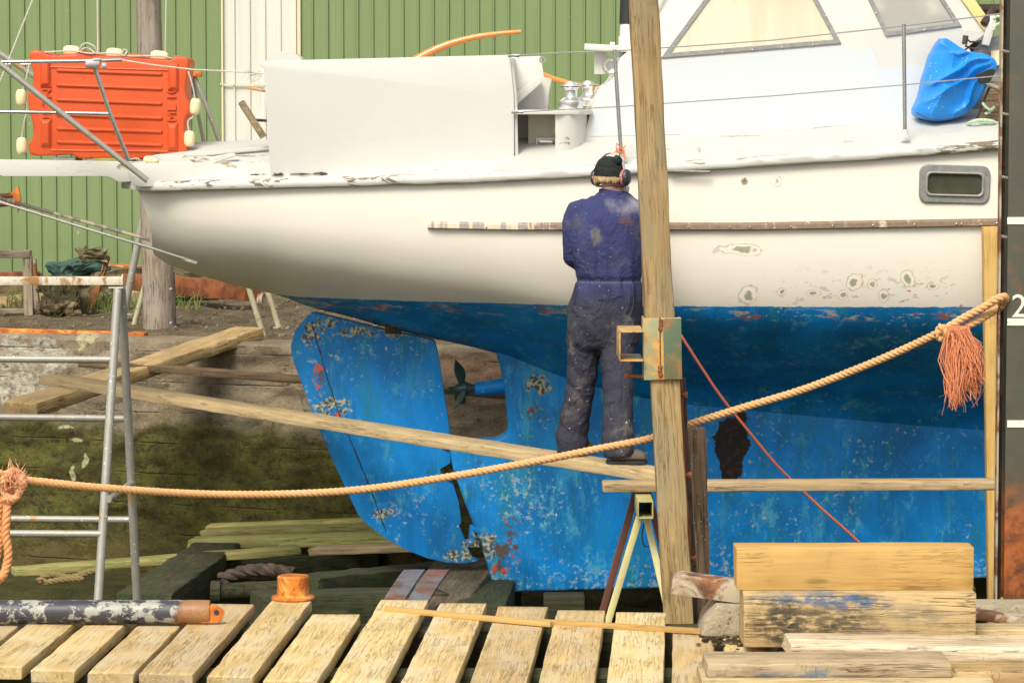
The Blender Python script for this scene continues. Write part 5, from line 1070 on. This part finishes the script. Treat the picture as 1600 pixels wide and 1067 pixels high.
# tide gauge post
YG = 11.75; gp = empty('gauge_post', V((xa_(1605,YG), YG, 0)), 'dark steel depth gauge post painted with white marks and 2', 'post')
def gpb(px0, px1, y0, y1, name, mat, z0=.0, z1=3.2): m = MB(); m.box(V(((xa_(px0,YG)+xa_(px1,YG))/2, (y0+y1)/2, (z0+z1)/2)), (xa_(px1,YG)-xa_(px0,YG), y1-y0, z1-z0)); return m.build(name, mat, gp, bevel=.002)
gpb(1574,1640,YG-.01,YG+.0,'front_flange',M['gaugeface']); gpb(1600,1604,YG,YG+.14,'web',M['gaugeface']); gpb(1572,1642,YG+.14,YG+.15,'back_flange',M['gaugeface'])
gpb(1561.5,1564.5,YG+.0,YG+.05,'ladder_stile',M['rustpaint']); gpb(1564.5,1573,YG+.05,YG+.07,'ladder_back',M['darkiron'])
for k, py in enumerate((80,178,277,370,474)):
    m = MB(); m.tube([A(1564,py-1,YG+.02), A(1567,py,YG-.0), A(1576,py+2,YG+.01)], .006, 10); m.build('rung', M['galv'], gp)
for py in (345,503,662): m = MB(); m.box(A(1592,py,YG-.0125), (.085,.003,.026)); m.build('gauge_mark', M['whitemark'], gp)
text('gauge_numeral', '2', A(1592.5,480,YG-.0125), .12, M['whitemark'], gp, extr=.0015)
# ================================================================== TRESTLE under the short plank
YT = 17.9; tr = empty('steel_trestle', V((A(1003,790,YT).x, YT, -1.6)), 'yellow and maroon folding steel trestle under the plank', 'trestle')
def leg(x0,y0,x1,y1,Y0,Y1,mat,w_=.038):
    a, b = A(x0,y0,Y0), A(x1,y1,Y1); d = (b-a).normalized(); b = a+d*((-1.6-a.z)/d.z); bar('leg', a, b, w_, .035, mat, tr, up=(0,1,0), jit=.0004, bev=.003, rag=.001)
M['fadeyellow'] = M['yellow']
leg(1001,800,950,970,YT-.1,YT-.35,M['yellow']); leg(1008,800,1045,960,YT-.1,YT-.35,M['yellow']); leg(994,768,937,970,YT+.1,YT+.4,M['maroon']); leg(1012,768,1062,960,YT+.1,YT+.4,M['maroon'])
m = MB(); hb = A(1004,783,YT); 
for dx, dz, sx, sz in ((0,.045,.085,.007),(0,-.045,.085,.007),(-.04,0,.007,.09),(.04,0,.007,.09)): m.box(hb+V((dx,0,dz)), (sx,.8,sz))
m.build('head_beam', M['yellow'], tr, bevel=.002)
m = MB(); m.tube(catmull([A(1010,805,YT-.12), A(1003,835,YT-.12), A(1008,854,YT-.12), A(1018,848,YT-.12), A(1021,830,YT-.12)], .02), .004, 6); m.build('cable_loop', M['black'], tr)
# ================================================================== A-FRAME SCAFFOLD at left
YL = 15.2; af = empty('scaffold_trestle', V((A(185,900,YL).x-.3, YL, -1.6)), 'grey tubular scaffold trestle with pale rusty top bar, behind the knotted rope', 'trestle')
def afl(x0,y0,x1,y1,Y0,Y1,r=.021, name='leg'):
    a, b = A(x0,y0,Y0), A(x1,y1,Y1); d = (b-a).normalized()
    if name == 'leg': b = a+d*((-1.6-a.z)/d.z)
    m = MB(); m.tube([a, a.lerp(b,.3), a.lerp(b,.6), b], r, 14); m.build(name, M['galv'], af)
afl(184,452,155,910,YL-.02,YL-.35); afl(190,452,213,915,YL+.02,YL+.35); afl(-150,452,-180,910,YL-.02,YL-.35); afl(-145,452,-122,915,YL+.02,YL+.35)
for (x0,y0,x1,y1,Yq) in ((-160,560,178,562,YL-.10),(-135,650,199,654,YL+.18),(-170,832,158,834,YL-.30),(-125,809,207,812,YL+.30)): afl(x0,y0,x1,y1,Yq,Yq,.0175,'rung')
afl(169,780,207,754,YL-.28,YL+.25,.0165,'brace')
m = MB(); a, b = A(-170,437,YL), A(193,441,YL); cc2 = (a+b)/2
m.box(cc2+V((0,.0,.018)), ((b-a).length,.06,.004)); m.box(cc2+V((0,-.03,0)), ((b-a).length,.005,.036)); m.box(cc2+V((0,.03,-.002)), ((b-a).length,.005,.04)); m.box(A(182,449,YL), (.07,.06,.006)); m.box(A(192,437,YL), (.006,.05,.05)); m.build('top_bar', rustmat('pale_rusty_bar', (.72,.66,.52), (.60,.54,.42), (.34,.17,.06), .56, .6, 12), af, bevel=.001)
# ================================================================== ROPE
YR = 12.25; rp_ = empty('barrier_rope', A(20,760,YR), 'twisted orange brown rope slung across the scene from knot to gauge post', 'rope')
P = [A(x,y,Yq) for x, y, Yq in ((-60,712,11.6),(0,740,11.7),(22,748,11.75),(60,752,11.8),(160,762,11.9),(300,771,12.1),(430,772,12.2),(560,765,12.25),(700,745,12.25),(850,718,12.25),(940,700,12.25),(1015,685,12.25),(1080,662,12.2),(1160,637,12.15),(1250,610,12.1),(1330,580,12.0),(1400,551,11.9),(1465,521,11.8))]
m = rope_mb(P, .0150, .062, 8, fuzz=260); ln_ = m.build('main_line', M['rope'], rp_, ang=80)
m = rope_mb([A(1462,524,11.76), A(1500,500,11.74), A(1535,481,11.72), A(1556,468,11.71), A(1569,464,11.72), A(1571,472,11.76), A(1560,482,11.78)], .0155, .062, 8, fuzz=30)
rope_mb([A(1560,482,11.78), A(1535,497,11.75), A(1500,515,11.76), A(1475,522,11.8)], .0145, .062, 8, mb=m, fuzz=20); m.build('doubled_end', M['rope'], rp_, ang=80)
m = rope_mb([A(1468,510,11.72), A(1474,513,11.70), A(1478,524,11.70), A(1472,530,11.74), A(1465,524,11.80), A(1468,512,11.82), A(1478,512,11.8)], .012, .05, 7); rope_mb([A(1478,520,11.7), A(1486,524,11.69), A(1490,534,11.72)], .013, .05, 7, mb=m); m.build('knot', M['rope'], rp_, ang=80)
m = MB(); rr = random.Random(21)
for k in range(900):
    u = rr.random(); g_ = u < .42; x1 = (1494+rr.gauss(0,6)) if g_ else (1520+rr.gauss(0,8)); y1 = (622+rr.gauss(0,9)) if g_ else (590+rr.gauss(0,14)); x0 = 1488+rr.gauss(6,7); yy = 11.72+rr.gauss(0,.022); mid = (lerp(x0,x1,.45)+rr.gauss((-3 if g_ else 9),5), 512+.45*(y1-512)); q = (lerp(x0,x1,.8)+rr.gauss(0,4), lerp(512,y1,.8))
    ps = catmull([A(x0,512+rr.uniform(-3,4),yy), A(mid[0],mid[1],yy+rr.gauss(0,.012)), A(q[0],q[1],yy+rr.gauss(0,.012)), A(x1,y1,yy)], .05); m.tube(ps, [.0019*(1-.75*(i/len(ps))**3) for i in range(len(ps))], 4)
for k in range(14):
    x0 = rr.uniform(1486,1526); m.tube(catmull([A(x0,560,11.7), A(x0+rr.gauss(0,10),600,11.69), A(x0+rr.gauss(0,14),628+rr.gauss(0,14),11.7)], .04), .0007, 3)
m.build('frayed_tassel', M['ropeorange'], rp_, ang=80)
m = MB(); kp = [(8,742),(20,736),(34,742),(36,758),(22,766),(8,760),(6,748),(18,752),(30,764),(24,778),(10,774),(4,760),(14,740),(28,750),(30,770),(16,784),(6,778)]
rope_mb([A(x,y,11.72+.03*math.sin(i*1.9)) for i, (x, y) in enumerate(kp)], .014, .055, 7, mb=m, fuzz=120)
for k in range(90):
    c = A(22+rr.gauss(0,9), 752+rr.gauss(-4,9), 11.69+rr.gauss(0,.02)); d = V((rr.gauss(0,1), rr.gauss(0,.5), rr.gauss(.2,1)))*.014; m.tube([c, c+d, c+d*1.6+V((.004,0,.006))], [.002,.0014,.0004], 4)
m.build('left_knot', ropemat('worn_rope_knot', (.64,.27,.13), (.76,.44,.25)), rp_, ang=80)
m = rope_mb([A(12,780,11.72), A(10,810,11.7), A(9,835,11.7), A(13,862,11.7), A(10,885,11.7), A(2,902,11.68), A(-20,915,11.6)], .0165, .065, 8, fuzz=50); rope_mb([A(2,776,11.74), A(-2,810,11.74), A(0,840,11.74), A(-4,870,11.74)], .014, .065, 8, mb=m); m.build('hanging_tail', M['ropeorange'] if False else ropemat('orange_tail', (.62,.26,.10), (.74,.38,.17)), rp_, ang=80)
# red air hose
m = MB(); m.tube(catmull([A(1003,405,18.6), A(1008,425,18.55), A(1030,470,18.5), A(1064,524,18.45), A(1100,580,18.5), A(1130,624,18.55), A(1175,680,18.6), A(1215,728,18.65), A(1258,770,18.7), A(1290,800,18.7), A(1338,843,18.7), A(1390,900,18.7), A(1420,1000,18.8)], .05), .0085, 8)
T(m, 'air_hose', 'thin red hose hanging across the hull from the worker', 'hose', M['hose'], ang=80)
# ================================================================== PERSON
PY = 18.5
per = empty('person', PO, 'worker in dusty navy overalls, black beanie and ear defenders, back turned, standing on the plank', 'person')
def q(px, py, d=0): return A(px, py, PY+d)
def ering(c, rx, ry, n=24, pw=1.0, rot=0):
    out = []
    for k in range(n):
        a = 2*math.pi*k/n; x, y = math.cos(a), math.sin(a); x = math.copysign(abs(x)**pw, x)*rx; y = math.copysign(abs(y)**pw, y)*ry
        out.append(c+V((x*math.cos(rot)-y*math.sin(rot), x*math.sin(rot)+y*math.cos(rot), 0)))
    return out
def remesh(m, vox, smooth_it, smooth_f=.5):
    me = mesh(m.vs, m.fs); bm = bmesh.new(); bm.from_mesh(me); bmesh.ops.recalc_face_normals(bm, faces=bm.faces); bm.to_mesh(me); bm.free()
    ob = bpy.data.objects.new('tmp', me); COL.objects.link(ob); r = ob.modifiers.new('r', 'REMESH'); r.mode = 'VOXEL'; r.voxel_size = vox
    s = ob.modifiers.new('s', 'SMOOTH'); s.iterations = smooth_it; s.factor = smooth_f
    bpy.context.view_layer.update(); out = bpy.data.meshes.new_from_object(ob.evaluated_get(bpy.context.evaluated_depsgraph_get())); bpy.data.objects.remove(ob)
    return out
def hring(m, rows):
    """rows: py, left px, right px, depth centre, half depth"""
    m.loft([ering((q(l,py,d)+q(r_,py,d))/2, (q(r_,py,d).x-q(l,py,d).x)/2, hd, 28, .88) for py, l, r_, d, hd in rows])
def limb(m, pts):
    m.tube([p for p, r in pts], [r for p, r in pts], 18)
# --- coverall
m = MB()
hring(m, [(300,938,978,.02,.055),(305,926,986,.02,.085),(312,914,992,.015,.10),(322,903,999,.01,.118),(340,896,1004,.0,.132),(370,893,1004,.0,.14),(400,895,1003,.0,.145),(425,899,1001,.01,.14),(438,903,999,.01,.132),(452,898,1000,.01,.14),(480,890,1001,.01,.15),(510,887,1001,.01,.15),(535,888,1000,.01,.135),(545,892,996,.01,.11)])
# legs
m.loft([ering(q(c,py,d), rx, ry, 24, .92) for py, c, rx, ry, d in ((500,912,.088,.125,.03),(530,912,.096,.12,.04),(560,911,.092,.11,.05),(590,909,.084,.10,.06),(620,905,.084,.098,.075),(650,900,.088,.098,.09),(680,895,.091,.095,.10),(696,894,.090,.092,.10),(706,893,.086,.088,.10),(711,893,.080,.084,.10))])
m.loft([ering(q(c,py,d), rx, ry, 24, .92) for py, c, rx, ry, d in ((500,968,.108,.125,-.01),(530,967,.106,.12,-.02),(560,965,.098,.112,-.05),(590,966,.090,.10,-.08),(620,966,.088,.098,-.11),(650,966,.088,.097,-.14),(680,966,.089,.096,-.16),(702,966,.090,.094,-.17),(713,966,.082,.086,-.17))])
# arms: upper arms down, forearms forward to the hull
LS, LE_, LW = q(905,328,.0), q(900,405,.05), q(925,392,.33)
RS, RE, RW = q(996,330,.0), q(1004,400,.10), q(1012,352,.34)
limb(m, [(q(918,322),.06),(LS,.072),(q(899,350,.0),.070),(q(897,380,.02),.062),(q(899,402,.04),.060),(q(905,408,.09),.056),(q(914,404,.18),.050),(q(922,396,.27),.045),(LW,.043)])
limb(m, [(q(984,324),.06),(RS,.072),(q(1001,350,.02),.068),(q(1003,380,.06),.062),(RE,.060),(q(1006,398,.15),.055),(q(1009,380,.22),.050),(RW,.043)])
me = remesh(m, .0115, 7)
# cloth folds carried by the geometry
bm = bmesh.new(); bm.from_mesh(me); bm.normal_update()
def zp(py): return q(948,py).z
belt = zp(438)
for v in bm.verts:
    c = v.co; nrm = v.normal; leg = c.z < zp(535); d = 0
    u = c.x*1.0; a = mnoise.noise(V((c.x*5, c.y*5, c.z*3.2)))
    if leg:
        s = c.z*27+2.2*mnoise.noise(V((c.x*4, c.y*4, c.z*2)))+c.x*12; amp = .3+.7*math.exp(-((c.z-zp(600))/.10)**2)+.95*math.exp(-((c.z-zp(685))/.09)**2)
        d = .0125*amp*(abs(math.sin(s))**.8-.5)*(.8+.5*a) + .009*a
    else:
        k = abs(c.z-belt); g = math.exp(-(k/.10)**1.4); s = c.x*85+1.8*mnoise.noise(V((c.x*6, 0, c.z*5)))
        d = .007*g*math.sin(s)-.010*math.exp(-(k/.014)**2)
        dd = mnoise.noise(V((c.x*8+c.z*4, c.y*5, c.z*2.2-c.x*3))); d += .016*(1-abs(dd)*3)*(.5 if c.z > belt else .7)+.010*a
        if c.z > belt: d += .008*math.exp(-((c.x-q(932,370).x+(c.z-zp(370))*.05)/.012)**2)*-1
    v.co = c+nrm*d
bm.to_mesh(me); bm.free()
cv = link('overalls', me, M['cloth'], per, smooth=True)
mo = cv.modifiers.new('s', 'SMOOTH'); mo.iterations = 1
# --- body: head, neck, trunk, arms and hands in one surface
HC = q(955,276,.03); FD = V((.60,.78,-.12)).normalized()
sdv = FD.cross(V((0,0,1))).normalized(); upv = sdv.cross(FD)
HM = Matrix((sdv, FD, upv)).transposed()      # x right of face, y forward, z up
def h(x, y, z): return HC+HM @ V((x,y,z))
m = MB()
def blob(c, r, sc=(1,1,1)): m.sphere(c, r, 18, sc, HM)
blob(h(0,-.01,.016), .082, (.90,1.10,.92)); blob(h(0,.02,-.02), .075, (.86,1.0,1.15)); blob(h(0,.055,-.075), .036, (1,1,.8)); blob(h(0,.03,-.07), .05, (1.1,1.1,.7))
m.loft([[h(sx*w_, y, z) for sx in (-1,1)]+[h(0,y2,z)] for w_, y, y2, z in ((.008,.085,.098,.02),(.013,.085,.112,-.008),(.018,.08,.115,-.022),(.012,.08,.09,-.03))])
blob(h(0,.086,-.045), .018, (1.3,.6,.5)); blob(h(.078,-.005,-.005), .026, (.3,.8,1.2)); blob(h(-.078,-.005,-.005), .026, (.3,.8,1.2)); blob(h(.033,.082,.017), .014); blob(h(-.033,.082,.017), .014)
m.tube([HC+V((0,0,-.06)), q(955,297,.01), q(952,312,.0)], [.058,.056,.065], 18)
m.loft([ering((q(l,py,d)+q(r_,py,d))/2, (q(r_,py,d).x-q(l,py,d).x)/2-.045, hd-.045, 24) for py, l, r_, d, hd in [(308,922,988,.02,.08),(330,905,998,.0,.12),(400,899,1000,.0,.13),(500,892,998,.01,.13),(530,898,990,.01,.11)]])
limb(m, [(LS,.045),(q(899,402,.04),.04),(LW,.028),(LW+(LW-q(914,404,.18)).normalized()*.03,.027)]); limb(m, [(RS,.045),(RE,.04),(RW,.028),(RW+(RW-q(1009,380,.22)).normalized()*.03,.027)])
for (c0, c1, r0, d0) in ((912,893,.06,.10),(966,966,.06,-.17)): limb(m, [(q(c0,520,.02),.075),(q((c0+c1)/2,600,d0*.5),.05),(q(c1,700,d0),.04)])
# hands round the sander: palm, four fingers of different length, thumb
tool = q(1010,340,.44)
def hand(W, fwd, side, curl, s=1.0):
    fwd = V(fwd).normalized(); side = (V(side)-fwd*V(side).dot(fwd)).normalized(); dn = fwd.cross(side).normalized()*curl
    m.loft([[W+fwd*x+side*(w_*cx)+dn*(t_*cz) for cx, cz in ((-1,-.6),(-.6,-1),(.6,-1),(1,-.6),(1,.6),(.6,1),(-.6,1),(-1,.6))] for x, w_, t_ in ((0,.026,.018),(.03,.036,.017),(.06,.041,.015),(.088,.040,.012))])
    for k, (o, L) in enumerate(((-.030,.068),(-.010,.078),(.010,.073),(.030,.058))):
        b = W+fwd*.082+side*o; p1 = b+fwd*L*.45+dn*.006; p2 = p1+fwd*L*.20+dn*L*.30; p3 = p2-fwd*L*.05+dn*L*.27; m.tube([b-fwd*.01, p1, p2, p3], [.0098,.0090,.0082,.0066], 10)
    b = W+fwd*.03-side*.034; p1 = b-side*.022+fwd*.022+dn*.012; p2 = p1+fwd*.024+dn*.022; m.tube([b, p1, p2], [.013,.0105,.0082], 10)
hand(RW+V((0,.03,.01)), (.0,.8,.35), (1,0,0), -1); hand(LW+V((.01,.03,.01)), (.75,.65,.35), (.6,-.7,0), -1)
me = remesh(m, .0052, 3); bd = link('body', me, M['skin'], per, smooth=True)
# face: eyes
m = MB(); m.sphere(h(.031,.090,.018), .009, 10); m.sphere(h(-.031,.090,.018), .009, 10); m.build('eyes', M['whitepaint'], bd); m = MB(); m.sphere(h(.031,.098,.018), .004, 8); m.sphere(h(-.031,.098,.018), .004, 8); m.build('pupils', M['black'], bd)
# hair below the beanie
m = MB(); rr = random.Random(13)
for k in range(520):
    a = rr.uniform(-2.75, 2.75)-math.pi/2; ca, sa = math.cos(a), math.sin(a); r0 = .080; top = h(ca*r0*.98, sa*r0*1.12-.012, .0+rr.uniform(-.01,.015)); L_ = rr.uniform(.025,.045); out = HM @ V((ca, sa, 0))
    if sa > .55: continue
    m.tube([top, top+out*.007-V((0,0,L_*.5)), top+out*rr.uniform(-.004,.008)-V((rr.gauss(0,.006),0,L_))], [.0055,.005,.0012], 5)
m.build('hair', M['hair'], per, ang=80)
# beanie with folded brim and bobble
m = MB(); rings = []
for k in range(22):
    t = k/21; z = lerp(-.008, .114, t); r = 1.0 if t < .25 else math.sqrt(max(0, 1-((t-.25)/.75)**2.3)); bulge = 1.06 if t < .36 else 1.0
    ring = []
    for j in range(40):
        a = 2*math.pi*j/40; ns = .003*mnoise.noise(V((math.cos(a)*3, math.sin(a)*3, t*6))); rr_ = (.0875*bulge)*r+ns+.0012*math.sin(a*40*.5)*(1 if t < .36 else .3)
        ring.append(h(math.cos(a)*rr_*.96, math.sin(a)*rr_*1.10-.012-.012*t, z+.006*mnoise.noise(V((math.cos(a)*2, math.sin(a)*2, 9)))))
    rings.append(ring)
m.loft(rings); be = m.build('beanie', M['knit'], per, ang=80)
m = MB(); c = q(964,251,-.03); rings = []
m.sphere(c, .030, 22); m.vs = [v+(v-c)*.22*mnoise.noise((v-c)*70) for v in m.vs]; m.build('bobble', M['knit'], be, ang=80)
# ear defenders
ed = None
m = MB(); arc = []
for k in range(25):
    a = math.pi*k/24; arc.append(h(math.cos(a)*.103, -.005-.01*math.sin(a), -.0+math.sin(a)*.135))
rings = []
for i, p in enumerate(arc):
    d = (arc[min(i+1,24)]-arc[max(i-1,0)]).normalized(); s = FD; nn = d.cross(s).normalized(); rings.append([p+s*a*.011+nn*b*.0022 for a, b in ((-1,-1),(1,-1),(1,1),(-1,1))])
m.loft(rings); ed = m.build('ear_defender_band', M['mask'], per, ang=40)
for sx in (1, -1):
    m = MB(); c = h(sx*.082,-.004,-.006); ax = HM @ V((sx,0,0)); u = HM @ V((0,1,0)); w3 = HM @ V((0,0,1))
    def er(a, b, z): return [c+ax*z+u*math.cos(t)*a+w3*math.sin(t)*b for t in [2*math.pi*k/26 for k in range(26)]]
    m.loft([er(.030,.042,.0),(er(.036,.049,.006)),er(.036,.049,.020),er(.034,.046,.024)]); m.build('ear_cushion', M['cupred'], ed)
    m = MB(); m.loft([er(.034,.046,.0215),er(.037,.049,.026),er(.036,.047,.036),er(.028,.038,.046),er(.012,.018,.051),er(.001,.001,.052)]); m.build('ear_cup', M['cup'], ed)
# respirator
m = MB(); rings = []
for r, y, z in ((.046,.070,-.052),(.050,.088,-.052),(.044,.112,-.054),(.030,.130,-.056),(.012,.138,-.057),(.001,.139,-.057)):
    rings.append([h(math.cos(a)*r*.95, y, z+math.sin(a)*r*1.12) for a in [2*math.pi*k/24 for k in range(24)]])
m.loft(rings); rs = m.build('respirator', M['mask'], per, ang=60)
m = MB()
for sx in (1,-1): m.lathe(h(sx*.035,.110,-.070), [(0,-.02),(.026,-.02),(.030,-.014),(.030,.010),(.024,.016),(0,.016)], axis=HM @ V((sx*.8,.6,-.1)), n=24)
m.build('filter_cartridge', M['mask'], rs)
m = MB(); m.tube(catmull([h(.05,.075,-.05), h(.078,.02,-.058), h(.06,-.06,-.062), h(0,-.095,-.064), h(-.06,-.06,-.062), h(-.078,.02,-.058), h(-.05,.075,-.05)], .02), .0045, 6); m.build('mask_strap', M['black'], rs)
# collar
m = MB(); rings = []
for k in range(5):
    z, r = ((-.022,.086),(-.002,.080),(.014,.076),(.016,.070),(-.006,.070))[k]; c = q(957,302,.02)
    rings.append([c+V((math.cos(a)*r*(1+.03*math.sin(3*a)), math.sin(a)*r*1.0, z-.012*math.cos(a-.3))) for a in [2*math.pi*j/32 for j in range(32)]])
m.loft(rings, True, False); cl = m.build('collar', M['cloth'], per, ang=70)
# back pocket and side pocket edges
m = MB(); m.tube(catmull([q(935,468,-.145), q(955,466,-.15), q(974,460,-.145)], .02), .0025, 5); m.tube(catmull([q(984,446,-.12), q(990,470,-.115), q(985,494,-.118)], .02), .004, 5); m.tube(catmull([q(901,446,-.09), q(895,462,-.085), q(896,474,-.09)], .02), .0045, 5); m.tube(catmull([q(912,452,-.14), q(912,500,-.152), q(918,530,-.13)], .03), .0015, 4); m.build('pocket_edges', M['cloth'], cv)
# boots
def boot(heel, toe, s=1, lab=None):
    d = toe-heel; L = d.length; d.normalize(); sd_ = d.cross(V((0,0,1))); m = MB(); rings = []
    for t, w_, hgt in ((0,.022,.05),(.04,.036,.07),(.16,.043,.085),(.30,.043,.085),(.42,.044,.08),(.58,.050,.078),(.75,.053,.068),(.90,.046,.058),(.98,.028,.040),(1.0,.010,.028)):
        c = heel+d*L*t; rings.append([c+sd_*w_*x+V((0,0,.018+hgt*z)) for x, z in ((-1,0),(-1,.35),(-.85,.7),(-.5,.94),(0,1),(.5,.94),(.85,.7),(1,.35),(1,0))])
    m.loft(rings); b = m.build('boot', M['boot'], per, ang=70); mo = b.modifiers.new('s', 'SUBSURF'); mo.levels = mo.render_levels = 1
    m = MB(); rings = []
    for t, w_ in ((-.01,.020),(.05,.038),(.2,.045),(.35,.042),(.45,.044),(.6,.053),(.78,.056),(.92,.047),(1.01,.016)):
        c = heel+d*L*t; rings.append([c+sd_*w_*x+V((0,0,z)) for x, z in ((-1,.002),(-1,.020),(1,.020),(1,.002))])
    m.loft(rings); m.build('sole', M['black'], b, ang=40)
def plank_top(x):
    t = (x-walk0.x)/(walk1.x-walk0.x); p = walk0.lerp(walk1, t); return p
px_ = plank_top(q(975,720).x); zr2 = px_.z+.033
r0 = V((A(948,724,18.32).x, 18.31, zr2)); boot(r0, r0+V((.23,.03,.0)))
px2 = plank_top(q(893,705,.2).x); l0 = V((A(880,705,18.57).x, px2.y-.03, px2.z+.033)); boot(l0, l0+V((.17,.15,0)))
# sander in the hands against the hull
sd3 = q(1016,338,.44); hy = hull_px(1016,338).y
m = MB(); m.lathe(V((sd3.x, hy-.006, sd3.z)), [(0,0),(.062,0),(.064,.012),(.050,.02),(.040,.05),(.042,.10),(.03,.125),(0,.13)], axis=(0,-1,0), n=30); m.tube([V((sd3.x, hy-.09, sd3.z)), V((sd3.x-.02, hy-.10, sd3.z-.12))], .018, 14)
T(m, 'sander', 'dark disc sander held by the worker against the hull', 'sander', M['black'])
